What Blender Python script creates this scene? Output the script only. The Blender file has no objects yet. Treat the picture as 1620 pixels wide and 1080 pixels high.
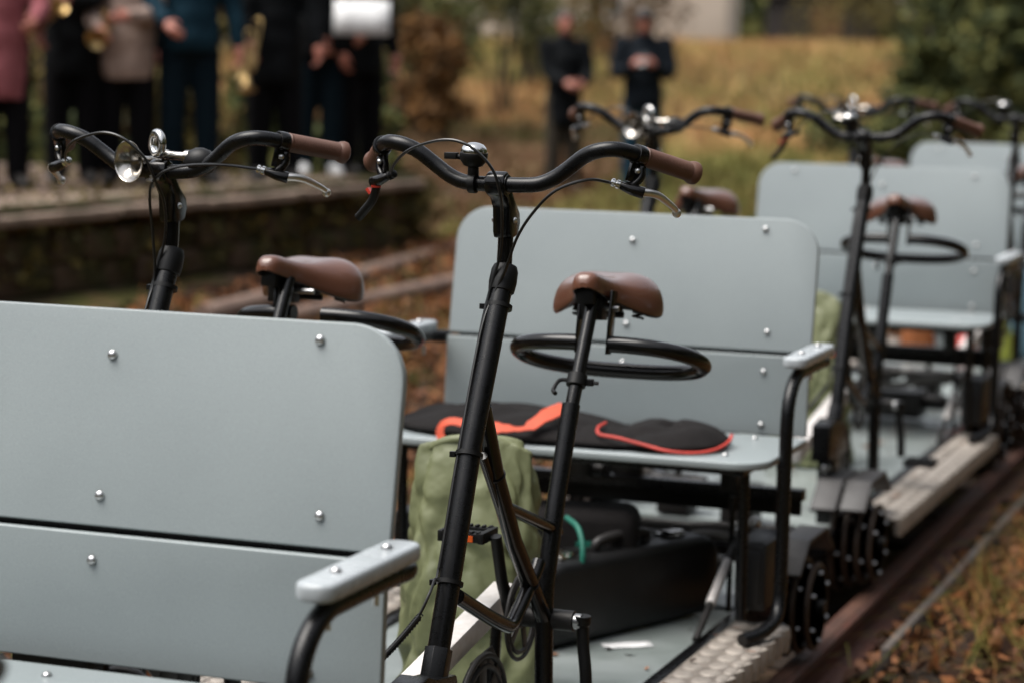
import bpy, bmesh, math, random
import numpy as np
from mathutils import Vector, Matrix, noise

R = math.radians
random.seed(7)
rng = np.random.default_rng(7)
S = bpy.context.scene
COL = S.collection

# ------------------------------------------------------------------ camera, light, exposure
cd = bpy.data.cameras.new('camera')
cam = bpy.data.objects.new('camera', cd)
COL.objects.link(cam)
cy_, cp_, cr_ = 0.35764, -0.12049, 0.0178
fwd = Vector((-math.sin(cy_) * math.cos(cp_), math.cos(cy_) * math.cos(cp_), math.sin(cp_)))
rt = Vector((math.cos(cy_), math.sin(cy_), 0))
up = rt.cross(fwd)
rt2 = rt * math.cos(cr_) + up * math.sin(cr_)
up2 = up * math.cos(cr_) - rt * math.sin(cr_)
m = Matrix((rt2, up2, -fwd)).transposed().to_4x4()
m.translation = Vector((1.89587, -5.89483, 1.52832))
cam.matrix_world = m
cd.sensor_width = 36
cd.lens = 3744.8 / 1620 * 36
cd.clip_end = 600
cd.dof.use_dof = True
cd.dof.focus_distance = 4.3
cd.dof.aperture_fstop = 2.7
S.camera = cam

SUN_EL, SUN_ROT = 66, 235
w = bpy.data.worlds.new('World')
S.world = w
w.use_nodes = True
nt = w.node_tree
bg = nt.nodes['Background']
sky = nt.nodes.new('ShaderNodeTexSky')
sky.sky_type = 'NISHITA'
sky.sun_disc = False
sky.sun_elevation = R(SUN_EL)
sky.sun_rotation = R(SUN_ROT)
sky.air_density = 1.0
sky.dust_density = 3.0
sky.ozone_density = 0.6
hs = nt.nodes.new('ShaderNodeHueSaturation')
hs.inputs['Saturation'].default_value = 0.28
nt.links.new(sky.outputs[0], hs.inputs['Color'])
nt.links.new(hs.outputs[0], bg.inputs[0])
bg.inputs[1].default_value = 0.12
sd = bpy.data.lights.new('sun', 'SUN')
sun = bpy.data.objects.new('sun', sd)
COL.objects.link(sun)
sd.energy = 1.9
sd.angle = R(45)
sd.color = (1.0, 0.96, 0.9)
# direction the light comes from: azimuth measured like the sky's (0 = +Y, clockwise)
az = R(SUN_ROT)
dv = Vector((math.sin(az) * math.cos(R(SUN_EL)), math.cos(az) * math.cos(R(SUN_EL)), math.sin(R(SUN_EL))))
sun.rotation_euler = dv.to_track_quat('Z', 'Y').to_euler()
S.view_settings.view_transform = 'Standard'
S.view_settings.look = 'None'
S.view_settings.exposure = 1.0
S.view_settings.gamma = 1.0
S.cycles.use_denoising = True
S.cycles.max_bounces = 6
S.cycles.transparent_max_bounces = 8
S.cycles.caustics_reflective = False
S.cycles.caustics_refractive = False

# ------------------------------------------------------------------ materials
MATS = {}


def mat(name, col, rough=0.5, metal=0.0, col2=None, nscale=20, bump=0.0, bscale=200, stretch=None,
        coat=0.0, spec=0.5, detail=4, island=None, ramp=None, grain=0.0):
    """procedural principled material: two-colour noise, fine bump, optional colour per island"""
    m = bpy.data.materials.new(name)
    m.use_nodes = True
    n = m.node_tree
    p = n.nodes['Principled BSDF']
    p.inputs['Roughness'].default_value = rough
    p.inputs['Metallic'].default_value = metal
    p.inputs['Specular IOR Level'].default_value = spec
    p.inputs['Coat Weight'].default_value = coat
    tc = n.nodes.new('ShaderNodeTexCoord')
    src = tc.outputs['Object']
    if stretch:
        mp = n.nodes.new('ShaderNodeMapping')
        mp.inputs['Scale'].default_value = stretch
        n.links.new(src, mp.inputs[0])
        src = mp.outputs[0]
    if col2 is None:
        col2 = tuple(c * 0.82 for c in col)
    nz = n.nodes.new('ShaderNodeTexNoise')
    nz.inputs['Scale'].default_value = nscale
    nz.inputs['Detail'].default_value = detail
    n.links.new(tc.outputs['Object'], nz.inputs['Vector'])
    rp = n.nodes.new('ShaderNodeValToRGB')
    if ramp:
        e = rp.color_ramp.elements
        while len(e) < len(ramp):
            e.new(0.5)
        for i, (pos, c) in enumerate(ramp):
            e[i].position = pos
            e[i].color = (*c, 1)
    else:
        rp.color_ramp.elements[0].position = 0.35
        rp.color_ramp.elements[1].position = 0.65
        rp.color_ramp.elements[0].color = (*col2, 1)
        rp.color_ramp.elements[1].color = (*col, 1)
    if island:
        g = n.nodes.new('ShaderNodeNewGeometry')
        mx = n.nodes.new('ShaderNodeMath')
        mx.operation = 'MULTIPLY_ADD'
        mx.inputs[1].default_value = island
        n.links.new(g.outputs['Random Per Island'], mx.inputs[0])
        m2 = n.nodes.new('ShaderNodeMath')
        m2.operation = 'MULTIPLY'
        m2.inputs[1].default_value = 1 - island
        n.links.new(nz.outputs['Fac'], m2.inputs[0])
        n.links.new(m2.outputs[0], mx.inputs[2])
        n.links.new(mx.outputs[0], rp.inputs[0])
    else:
        n.links.new(nz.outputs['Fac'], rp.inputs[0])
    out_ = rp.outputs[0]
    if grain:
        gn = n.nodes.new('ShaderNodeTexNoise')
        gn.inputs['Scale'].default_value = bscale
        gn.inputs['Detail'].default_value = 2
        n.links.new(src, gn.inputs['Vector'])
        mr = n.nodes.new('ShaderNodeMapRange')
        mr.inputs[1].default_value, mr.inputs[2].default_value = 0.3, 0.7
        mr.inputs[3].default_value, mr.inputs[4].default_value = 1 - grain, 1 + grain
        n.links.new(gn.outputs['Fac'], mr.inputs[0])
        vm = n.nodes.new('ShaderNodeVectorMath')
        vm.operation = 'SCALE'
        n.links.new(out_, vm.inputs[0])
        n.links.new(mr.outputs[0], vm.inputs['Scale'])
        out_ = vm.outputs[0]
    n.links.new(out_, p.inputs['Base Color'])
    if bump:
        bn = n.nodes.new('ShaderNodeTexNoise')
        bn.inputs['Scale'].default_value = bscale
        bn.inputs['Detail'].default_value = 3
        n.links.new(src, bn.inputs['Vector'])
        bb = n.nodes.new('ShaderNodeBump')
        bb.inputs['Strength'].default_value = 1.0
        bb.inputs['Distance'].default_value = bump
        n.links.new(bn.outputs['Fac'], bb.inputs['Height'])
        n.links.new(bb.outputs[0], p.inputs['Normal'])
        rr = n.nodes.new('ShaderNodeMapRange')
        rr.inputs[3].default_value = max(0, rough - 0.07)
        rr.inputs[4].default_value = min(1, rough + 0.1)
        n.links.new(nz.outputs['Fac'], rr.inputs[0])
        n.links.new(rr.outputs[0], p.inputs['Roughness'])
    MATS[name] = m
    return m


mat('board', (0.288, 0.325, 0.332), 0.36, col2=(0.266, 0.301, 0.309), nscale=2.5, bump=0.00035, bscale=420, stretch=(1, 1, 2.5), detail=8, grain=0.10)
mat('board_edge', (0.30, 0.345, 0.345), 0.4, bump=0.0003, bscale=300)
mat('pad_grey', (0.40, 0.43, 0.45), 0.25, bump=0.0004, bscale=150, col2=(0.37, 0.40, 0.42))
mat('black_paint', (0.0035, 0.0035, 0.004), 0.27, spec=0.33, bump=0.0002, bscale=900, nscale=60)
mat('black_gloss', (0.004, 0.0035, 0.0035), 0.16, spec=0.4, bump=0.0001, bscale=400, nscale=60)
mat('black_rubber', (0.004, 0.004, 0.004), 0.45, spec=0.3, bump=0.0002, bscale=500)
mat('cable_black', (0.01, 0.01, 0.01), 0.3)
mat('chrome', (0.75, 0.74, 0.72), 0.14, 1.0)
mat('guard_grey', (0.022, 0.020, 0.020), 0.5, bump=0.0003, bscale=200)
mat('horn_nickel', (0.50, 0.47, 0.43), 0.2, 1.0)
mat('disc_dark', (0.005, 0.005, 0.005), 0.5, spec=0.3)
mat('dark_brown_steel', (0.07, 0.05, 0.04), 0.45, 0.4)
mat('pole_wood', (0.22, 0.15, 0.115), 0.8, col2=(0.14, 0.09, 0.07), nscale=9, bump=0.003, bscale=30)
mat('zinc', (0.62, 0.62, 0.62), 0.3, 1.0, nscale=200)
mat('alu', (0.72, 0.70, 0.67), 0.30, 1.0, bump=0.0002, bscale=300)
mat('raw_alu', (0.72, 0.69, 0.67), 0.5, 0.3, bump=0.0004, bscale=200, col2=(0.64, 0.60, 0.57), nscale=60)
mat('tread_alu', (0.27, 0.235, 0.20), 0.6, 0.3, bump=0.0005, bscale=200, col2=(0.17, 0.145, 0.125), nscale=30)
mat('grey_steel', (0.14, 0.13, 0.12), 0.4, 0.4)
mat('tread_worn', (0.40, 0.355, 0.31), 0.55, 0.3, bump=0.0004, bscale=200, col2=(0.30, 0.265, 0.23), nscale=25)
mat('bolt_dull', (0.30, 0.30, 0.30), 0.42, 1.0)
mat('leather', (0.130, 0.052, 0.030), 0.29, coat=0.4, bump=0.0004, bscale=350, col2=(0.095, 0.037, 0.022), nscale=9, detail=8)
mat('grip_brown', (0.12, 0.054, 0.035), 0.5, bump=0.0003, bscale=300)
mat('red_plastic', (0.6, 0.05, 0.03), 0.35)
mat('orange_reflector', (0.75, 0.12, 0.02), 0.2)
mat('dark_metal', (0.035, 0.033, 0.032), 0.45, 0.5, nscale=30, bump=0.0004)
mat('rust', (0.10, 0.032, 0.018), 0.8, col2=(0.06, 0.025, 0.016), nscale=12, bump=0.002, bscale=60)
mat('rail_top', (0.12, 0.055, 0.035), 0.6, 0.1, col2=(0.07, 0.035, 0.025), nscale=10, bump=0.001, bscale=80)
mat('sleeper', (0.04, 0.03, 0.024), 0.9, col2=(0.02, 0.015, 0.012), nscale=8, bump=0.004, bscale=30)
mat('grey_wood', (0.13, 0.11, 0.095), 0.8, col2=(0.07, 0.058, 0.05), nscale=9, bump=0.003, bscale=30)
mat('drybag', (0.185, 0.20, 0.10), 0.48, col2=(0.14, 0.155, 0.075), nscale=5, detail=8, bump=0.012, bscale=9)
mat('fabric_black', (0.010, 0.0085, 0.0085), 0.85, bump=0.004, bscale=22, spec=0.2)
mat('case_black', (0.007, 0.007, 0.0075), 0.42, spec=0.4, bump=0.0006, bscale=120)
mat('orange_strap', (0.70, 0.10, 0.045), 0.7, bump=0.0005, bscale=300)
mat('red_piping', (0.55, 0.05, 0.035), 0.6)
mat('teal_strap', (0.006, 0.13, 0.09), 0.6)
mat('paper', (0.8, 0.8, 0.8), 0.8)
mat('floor_sheet', (0.28, 0.31, 0.305), 0.3, col2=(0.20, 0.23, 0.22), nscale=7, bump=0.0006, bscale=120)
mat('concrete', (0.29, 0.215, 0.165), 0.9, col2=(0.13, 0.10, 0.07), nscale=3.5, detail=9, bump=0.012, bscale=30)
mat('stone', (0.085, 0.058, 0.040), 0.95, col2=(0.035, 0.040, 0.013), nscale=1.6, bump=0.012, bscale=14)
mat('skin', (0.42, 0.16, 0.11), 0.5, col2=(0.38, 0.14, 0.10), nscale=12)
mat('hair_dark', (0.03, 0.02, 0.015), 0.6)
mat('hair_grey', (0.25, 0.23, 0.21), 0.6)
mat('coat_black', (0.004, 0.005, 0.006), 0.85, bump=0.004, bscale=12)
mat('coat_navy', (0.006, 0.009, 0.013), 0.8, bump=0.004, bscale=12)
mat('coat_blue', (0.007, 0.028, 0.043), 0.8, bump=0.005, bscale=10, col2=(0.005, 0.02, 0.033), nscale=6)
mat('coat_pink', (0.26, 0.085, 0.095), 0.85, bump=0.004, bscale=10)
mat('coat_beige', (0.33, 0.245, 0.205), 0.75, bump=0.004, bscale=10)
mat('jeans', (0.004, 0.011, 0.017), 0.9, bump=0.003, bscale=14)
mat('jeans_blue', (0.014, 0.042, 0.068), 0.9, bump=0.003, bscale=14)
mat('trousers_black', (0.004, 0.004, 0.005), 0.9, bump=0.003, bscale=14)
mat('trousers_olive', (0.05, 0.042, 0.032), 0.9, bump=0.003, bscale=14)
mat('green_cloth', (0.01, 0.04, 0.022), 0.9)
mat('white_cloth', (0.75, 0.75, 0.75), 0.8)
mat('shoe_dark', (0.02, 0.017, 0.015), 0.5)
mat('shoe_white', (0.75, 0.75, 0.76), 0.5)
mat('brass', (0.55, 0.38, 0.17), 0.35, 1.0)
mat('wood_brown', (0.16, 0.08, 0.03), 0.4)
mat('bark', (0.06, 0.045, 0.035), 0.95, bump=0.01, bscale=30)
mat('render_wall', (0.80, 0.66, 0.54), 0.9, bump=0.01, bscale=10, col2=(0.74, 0.60, 0.48), nscale=1)
mat('roof_tile', (0.12, 0.07, 0.05), 0.8)
mat('glass_dark', (0.02, 0.025, 0.025), 0.08)
mat('frame_white', (0.7, 0.68, 0.64), 0.6)
mat('shed_wood', (0.035, 0.028, 0.025), 0.9, bump=0.01, bscale=10)
mat('stone_pale', (0.30, 0.29, 0.24), 0.9, bump=0.02, bscale=6, col2=(0.2, 0.2, 0.15), nscale=3)
mat('lime_cloth', (0.30, 0.33, 0.05), 0.8)
mat('orange_cloth', (0.28, 0.085, 0.02), 0.8)
mat('blue_cloth', (0.10, 0.2, 0.26), 0.8)
SPRUCE = [(0.25, (0.010, 0.018, 0.010)), (0.5, (0.022, 0.035, 0.015)), (0.75, (0.05, 0.06, 0.02))]
GREENB = [(0.25, (0.030, 0.042, 0.020)), (0.5, (0.075, 0.088, 0.032)), (0.75, (0.16, 0.15, 0.045))]
BROWNB = [(0.25, (0.05, 0.030, 0.014)), (0.5, (0.12, 0.062, 0.025)), (0.75, (0.21, 0.10, 0.03))]
OLIVEB = [(0.25, (0.045, 0.040, 0.016)), (0.5, (0.10, 0.082, 0.026)), (0.75, (0.17, 0.125, 0.035))]
for nm, rp_ in (('leaf_spruce', SPRUCE), ('leaf_green', GREENB), ('leaf_brown', BROWNB), ('leaf_olive', OLIVEB)):
    mat(nm, (0, 0, 0), 0.7, ramp=rp_, island=0.55, nscale=2.5)
mat('litter', (0, 0, 0), 0.75, island=0.75, nscale=1.5, ramp=[(0.22, (0.03, 0.018, 0.013)), (0.42, (0.12, 0.058, 0.036)),
    (0.62, (0.21, 0.095, 0.045)), (0.82, (0.27, 0.10, 0.035)), (0.96, (0.30, 0.20, 0.14))])
mat('grass_blade', (0, 0, 0), 0.65, island=0.4, nscale=0.9, ramp=[(0.2, (0.04, 0.06, 0.012)), (0.40, (0.12, 0.11, 0.022)),
    (0.52, (0.20, 0.095, 0.032)), (0.8, (0.24, 0.085, 0.028))])
mat('grass_far', (0, 0, 0), 0.75, island=0.20, nscale=0.26, ramp=[(0.34, (0.14, 0.15, 0.035)), (0.44, (0.30, 0.235, 0.08)),
    (0.52, (0.45, 0.275, 0.115)), (0.64, (0.50, 0.235, 0.105))])
mat('brush_brown', (0, 0, 0), 0.75, island=0.3, nscale=0.4, ramp=[(0.34, (0.07, 0.075, 0.02)), (0.46, (0.13, 0.085, 0.04)),
    (0.65, (0.19, 0.10, 0.06))])
mat('grass_green', (0, 0, 0), 0.75, island=0.3, nscale=0.5, ramp=[(0.3, (0.09, 0.11, 0.028)), (0.5, (0.18, 0.17, 0.05)),
    (0.7, (0.27, 0.20, 0.075))])
mat('soil', (0, 0, 0), 0.95, nscale=1.3, bump=0.03, bscale=12, detail=8, ramp=[(0.25, (0.025, 0.017, 0.012)), (0.45, (0.065, 0.040, 0.026)),
    (0.6, (0.07, 0.07, 0.02)), (0.75, (0.13, 0.08, 0.04))])
mat('platform_soil', (0.17, 0.12, 0.095), 0.95, nscale=1.3, bump=0.02, bscale=14, detail=8, col2=(0.09, 0.065, 0.05))
mat('ballast', (0.10, 0.085, 0.075), 0.9, col2=(0.05, 0.04, 0.035), nscale=25, bump=0.01, bscale=40)
M = MATS
for k_, m_ in MATS.items():
    if k_.startswith(('coat_', 'trousers_', 'jeans', 'stone', 'soil', 'platform_soil', 'sleeper', 'leaf_', 'litter', 'grass', 'brush')):
        m_.node_tree.nodes['Principled BSDF'].inputs['Specular IOR Level'].default_value = 0.12


# ------------------------------------------------------------------ mesh helpers
class G:
    """collects shapes; build() links them as one mesh object"""

    def __init__(s):
        s.v, s.f, s.m = [], [], []

    def add(s, vs, fs, mi=0):
        o = len(s.v)
        s.v += [tuple(v) for v in vs]
        s.f += [tuple(o + i for i in f) for f in fs]
        s.m += [mi] * len(fs)
        return s

    def box(s, c, d, rot=None, mi=0):
        x, y, z = [k / 2 for k in d]
        vs = [Vector(p) for p in ((-x, -y, -z), (x, -y, -z), (x, y, -z), (-x, y, -z), (-x, -y, z), (x, -y, z), (x, y, z), (-x, y, z))]
        if rot is not None:
            vs = [rot @ v for v in vs]
        vs = [v + Vector(c) for v in vs]
        return s.add(vs, [(0, 3, 2, 1), (4, 5, 6, 7), (0, 1, 5, 4), (1, 2, 6, 5), (2, 3, 7, 6), (3, 0, 4, 7)], mi)

    def bar(s, a, b, wd, ht, mi=0):
        """box beam from a to b"""
        a, b = Vector(a), Vector(b)
        q = (b - a).to_track_quat('Y', 'Z').to_matrix()
        return s.box((a + b) / 2, (wd, (b - a).length, ht), q, mi)

    def tube(s, pts, r, seg=14, mi=0, caps=True):
        pts = [Vector(p) for p in pts]
        n = len(pts)
        rs = r if isinstance(r, (list, tuple)) else [r] * n
        t0 = (pts[1] - pts[0]).normalized()
        ref = Vector((0, 0, 1)) if abs(t0.z) < 0.9 else Vector((1, 0, 0))
        nx = t0.cross(ref).normalized()
        vs = []
        for i, p in enumerate(pts):
            t = (pts[min(i + 1, n - 1)] - pts[max(i - 1, 0)]).normalized()
            nx = (nx - t * nx.dot(t)).normalized()
            ny = t.cross(nx)
            for k in range(seg):
                a = 2 * math.pi * k / seg
                vs.append(p + (nx * math.cos(a) + ny * math.sin(a)) * rs[i])
        fs = [(i * seg + k, i * seg + (k + 1) % seg, (i + 1) * seg + (k + 1) % seg, (i + 1) * seg + k) for i in range(n - 1) for k in range(seg)]
        if caps:
            fs.append(tuple(range(seg))[::-1])
            fs.append(tuple((n - 1) * seg + k for k in range(seg)))
        return s.add(vs, fs, mi)

    def lathe(s, prof, o=(0, 0, 0), axis=(0, 0, 1), seg=24, mi=0):
        """prof: (radius, height) along the axis from o"""
        ax = Vector(axis).normalized()
        ref = Vector((0, 0, 1)) if abs(ax.z) < 0.9 else Vector((1, 0, 0))
        nx = ax.cross(ref).normalized()
        ny = ax.cross(nx)
        o = Vector(o)
        vs = []
        for r, h in prof:
            for k in range(seg):
                a = 2 * math.pi * k / seg
                vs.append(o + ax * h + (nx * math.cos(a) + ny * math.sin(a)) * max(r, 1e-5))
        n = len(prof)
        fs = [(i * seg + k, i * seg + (k + 1) % seg, (i + 1) * seg + (k + 1) % seg, (i + 1) * seg + k) for i in range(n - 1) for k in range(seg)]
        fs.append(tuple(range(seg))[::-1])
        fs.append(tuple((n - 1) * seg + k for k in range(seg)))
        return s.add(vs, fs, mi)

    def ball(s, c, r, mi=0, seg=12, rings=8, sc=(1, 1, 1), rot=None):
        vs, fs = [], []
        for i in range(rings + 1):
            th = math.pi * i / rings
            for k in range(seg):
                a = 2 * math.pi * k / seg
                q = Vector((math.sin(th) * math.cos(a) * sc[0], math.sin(th) * math.sin(a) * sc[1], math.cos(th) * sc[2])) * r
                if rot is not None:
                    q = rot @ q
                vs.append(Vector(c) + q)
        for i in range(rings):
            for k in range(seg):
                fs.append((i * seg + k, (i + 1) * seg + k, (i + 1) * seg + (k + 1) % seg, i * seg + (k + 1) % seg))
        return s.add(vs, fs, mi)

    def prism(s, poly, d0, d1, plane='YZ', mi=0, tf=None):
        """extrude a polygon (list of 2d points) between d0 and d1 along the remaining axis"""
        def P(a, b, d):
            v = {'YZ': (d, a, b), 'XZ': (a, d, b), 'XY': (a, b, d)}[plane]
            v = Vector(v)
            return tf(v) if tf else v
        n = len(poly)
        vs = [P(a, b, d0) for a, b in poly] + [P(a, b, d1) for a, b in poly]
        fs = [tuple(range(n))[::-1], tuple(range(n, 2 * n))] + [(i, (i + 1) % n, n + (i + 1) % n, n + i) for i in range(n)]
        return s.add(vs, fs, mi)

    def build(s, name, mats, parent=None, bevel=0, loc=(0, 0, 0), smooth=True, ang=38, bseg=2):
        me = bpy.data.meshes.new(name)
        me.from_pydata(s.v, [], s.f)
        if not isinstance(mats, (list, tuple)):
            mats = [mats]
        for k in mats:
            me.materials.append(M[k])
        me.polygons.foreach_set('material_index', s.m)
        bm = bmesh.new()
        bm.from_mesh(me)
        bmesh.ops.recalc_face_normals(bm, faces=bm.faces)
        if bevel:
            ed = [e for e in bm.edges if len(e.link_faces) == 2 and e.calc_face_angle(0) > R(30)]
            bmesh.ops.bevel(bm, geom=ed, offset=bevel, segments=bseg, profile=0.5, affect='EDGES', clamp_overlap=True)
        bm.to_mesh(me)
        bm.free()
        if smooth:
            me.polygons.foreach_set('use_smooth', [True] * len(me.polygons))
            me.set_sharp_from_angle(angle=R(ang))
        o = bpy.data.objects.new(name, me)
        COL.objects.link(o)
        o.location = loc
        if parent is not None:
            o.parent = parent
        return o


def sm(pts, n=6):
    """Catmull-Rom through the points"""
    P = [Vector(p) for p in pts]
    P = [P[0] * 2 - P[1]] + P + [P[-1] * 2 - P[-2]]
    out = []
    for i in range(1, len(P) - 2):
        a, b, c, d = P[i - 1:i + 3]
        for k in range(n):
            t = k / n
            out.append(0.5 * ((2 * b) + (c - a) * t + (2 * a - 5 * b + 4 * c - d) * t * t + (3 * b - a - 3 * c + d) * t ** 3))
    out.append(P[-2])
    return out


def rrect(x0, x1, y0, y1, r, seg=10):
    """rounded rectangle; r = radii for corners (x1y1, x0y1, x0y0, x1y0)"""
    out = []
    for (cx, cy, a0), rr in zip(((x1, y1, 0), (x0, y1, 90), (x0, y0, 180), (x1, y0, 270)), r):
        sx, sy = (1 if cx == x1 else -1), (1 if cy == y1 else -1)
        if rr < 1e-6:
            out.append((cx, cy))
            continue
        for k in range(seg + 1):
            a = R(a0 + 90 * k / seg)
            out.append((cx - sx * rr + rr * math.cos(a), cy - sy * rr + rr * math.sin(a)))
    return out


def empty(name, loc, rz=0):
    o = bpy.data.objects.new(name, None)
    COL.objects.link(o)
    o.location = loc
    o.rotation_euler = (0, 0, rz)
    o.empty_display_size = 0.2
    return o


def tag(o, label, cat, group=None):
    o['label'] = label
    o['category'] = cat
    if group:
        o['group'] = group
    return o


def kids(o):
    return [c for c in ALLCH.get(o.name, [])]


ALLCH = {}


def copy_tree(src, parent=None):
    c = src.copy()
    COL.objects.link(c)
    if parent is not None:
        c.parent = parent
        c.matrix_parent_inverse = src.matrix_parent_inverse.copy()
    for ch in [o for o in CHMAP.get(src.name, [])]:
        copy_tree(ch, c)
    return c


# ------------------------------------------------------------------ terrain
def sst(t):
    t = min(1, max(0, t))
    return t * t * (3 - 2 * t)


def height(x, y):
    f = sst((-x - 1.2) / 3.2)
    h = -0.22 + f * (0.57 * sst((y - 10.5) / 7) + 1.42 * sst((y - 21) / 27))
    h += (1 - f) * 0.9 * sst((abs(x) - 0.5) / 8) * sst((y - 20) / 40)
    amp = 0.012 if abs(x) < 0.75 else 0.035
    if y > 14 and x < -2:
        amp = 0.10
    h += noise.noise(Vector((x * 1.3, y * 1.3, 0))) * amp + noise.noise(Vector((x * 4, y * 4, 5))) * amp * 0.5
    if x > 0.62:
        h += 0.05 * sst((x - 0.62) / 0.4)
    h += 0.28 * sst((-x - 1.8) / 1.8) * (1 - sst((y - 10) / 5)) + 0.16 * math.exp(-((x + 4.75 - 0.08 * (y - 5.2)) / 0.5) ** 2) * (1 - sst((y - 9) / 2))
    return h


def axis(breaks):
    out = []
    for a, b, st in breaks:
        out += list(np.arange(a, b, st))
    out.append(breaks[-1][1])
    return out


xs = axis([(-300, -60, 30), (-60, -16, 4), (-16, 4, 0.3), (4, 20, 2), (20, 100, 10), (100, 300, 50)])
ys = axis([(-200, -20, 20), (-20, -6, 2), (-6, 20, 0.3), (20, 60, 0.8), (60, 120, 6), (120, 400, 40)])
g = G()
vs = [(x, y, height(x, y)) for y in ys for x in xs]
nx_ = len(xs)
fs = [(j * nx_ + i, j * nx_ + i + 1, (j + 1) * nx_ + i + 1, (j + 1) * nx_ + i) for j in range(len(ys) - 1) for i in range(nx_ - 1)]
g.add(vs, fs)
ground = g.build('ground', 'soil', ang=180)
ground['kind'] = 'structure'


def fast_mesh(name, V, F, material, parent=None):
    me = bpy.data.meshes.new(name)
    nv, nf, k = len(V), len(F), F.shape[1]
    me.vertices.add(nv)
    me.vertices.foreach_set('co', V.astype(np.float32).ravel())
    me.loops.add(nf * k)
    me.loops.foreach_set('vertex_index', F.astype(np.int32).ravel())
    me.polygons.add(nf)
    me.polygons.foreach_set('loop_start', np.arange(0, nf * k, k, dtype=np.int32))
    me.update(calc_edges=True)
    me.materials.append(M[material])
    o = bpy.data.objects.new(name, me)
    COL.objects.link(o)
    if parent is not None:
        o.parent = parent
    return o


def unit(n):
    v = rng.normal(size=(n, 3))
    return v / np.linalg.norm(v, axis=1)[:, None]


def leaf_quads(P, size, flat=0.0, jitter=0.5):
    """one quad per point, random orientation; flat>0 lies flatter"""
    n = len(P)
    a = unit(n)
    b = unit(n)
    a[:, 2] *= (1 - flat)
    b[:, 2] *= (1 - flat)
    a /= np.linalg.norm(a, axis=1)[:, None]
    b -= a * (a * b).sum(1)[:, None]
    b /= np.linalg.norm(b, axis=1)[:, None]
    s = (size * (1 - jitter + 2 * jitter * rng.random(n)))[:, None]
    c = [P - a * s, P - b * s * 0.55, P + a * s, P + b * s * 0.55]
    V = np.stack(c, 1).reshape(-1, 3)
    F = np.arange(4 * n).reshape(-1, 4)
    return V, F


def blades(P, h, w, lean=0.5):
    n = len(P)
    ang = rng.random(n) * 2 * np.pi
    d = np.stack([np.cos(ang), np.sin(ang), np.zeros(n)], 1)
    side = np.stack([-np.sin(ang), np.cos(ang), np.zeros(n)], 1)
    hh = (h * (0.4 + 1.2 * rng.random(n)))[:, None]
    ww = (w * (0.6 + 0.8 * rng.random(n)))[:, None]
    ln = (lean * rng.random(n))[:, None]
    upv = np.array([[0, 0, 1.0]])
    p0, p1 = P - side * ww, P + side * ww
    m_ = P + upv * hh * 0.6 + d * hh * ln * 0.4
    p2, p3 = m_ + side * ww * 0.8, m_ - side * ww * 0.8
    tip = P + upv * hh * (1 - 0.35 * ln) + d * hh * ln * 1.3
    V = np.stack([p0, p1, p2, p3, tip + side * ww * 0.1, tip - side * ww * 0.1], 1).reshape(-1, 3)
    i = np.arange(n)[:, None] * 6
    F = np.concatenate([i + np.array([[0, 1, 2, 3]]), i + np.array([[3, 2, 4, 5]])], 0)
    return V, F


def scatter(x0, x1, y0, y1, n, keep=None, dz=0.0, clump=0.0):
    xy = np.stack([rng.uniform(x0, x1, n), rng.uniform(y0, y1, n)], 1)
    out = []
    for x, y in xy:
        if keep and not keep(x, y):
            continue
        if clump and noise.noise(Vector((x * clump, y * clump, 3.3))) < -0.02 + 0.12 * (random.random() - 0.5):
            continue
        out.append((x, y, height(x, y) + dz))
    return np.array(out)


def off_track(x, y):
    return not (abs(x) < 0.53) and not (x < -4.4 and y < 9)


# near strip right of the track
P = scatter(0.53, 2.6, -2, 9, 28000, off_track)
o = fast_mesh('leaf_litter', *leaf_quads(P + np.stack([np.zeros(len(P)), np.zeros(len(P)), rng.random(len(P)) ** 2 * 0.08], 1), 0.027, 0.35), 'litter')
o['kind'] = 'stuff'
P = scatter(0.56, 2.6, -2, 9, 5000, off_track, clump=3.5)
TC = scatter(0.66, 2.4, -1, 8, 130, off_track)
P2 = np.repeat(TC, 70, axis=0) + rng.normal(size=(len(TC) * 70, 3)) * np.array([[0.028, 0.028, 0.0]])
o = fast_mesh('grass_tufts', *blades(np.concatenate([P, P2]), 0.15, 0.0018, 3.2), 'grass_blade')
o['kind'] = 'stuff'
# left of the carts, between the tracks and up to the platform
P = scatter(-6.2, -0.56, -1, 17, 60000, off_track)
o = fast_mesh('leaf_litter', *leaf_quads(P + np.stack([np.zeros(len(P)), np.zeros(len(P)), rng.random(len(P)) * 0.04], 1), 0.032, 0.5), 'litter')
o['kind'] = 'stuff'
P = scatter(-6.2, -0.56, -1, 20, 30000, off_track, clump=1.3)
o = fast_mesh('grass_tufts', *blades(P, 0.11, 0.003, 1.0), 'grass_blade')
o['kind'] = 'stuff'
P = scatter(-22, 4, 17, 50, 90000, lambda x, y: not (abs(x) < 1) and not (y < 26 and x < -3.6 - (y - 11) * 0.30))
o = fast_mesh('meadow_grass', *blades(P, 0.20, 0.010, 1.0), 'grass_far')
o['kind'] = 'stuff'
P = scatter(-16, -2.5, 11, 26, 60000, lambda x, y: not (x < -4.0 and y < 11) and x < -3.3 - (y - 11) * 0.30)
o = fast_mesh('brown_brush', *blades(P, 0.13, 0.009, 1.2), 'brush_brown')
o['kind'] = 'stuff'


# ------------------------------------------------------------------ tracks
def rail_profile():
    return [(-0.06, 0), (0.06, 0), (0.06, 0.008), (0.012, 0.022), (0.008, 0.085), (0.03, 0.095), (0.032, 0.12), (0.022, 0.127), (-0.022, 0.127),
            (-0.032, 0.12), (-0.03, 0.095), (-0.008, 0.085), (-0.012, 0.022), (-0.06, 0.008)]


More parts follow.
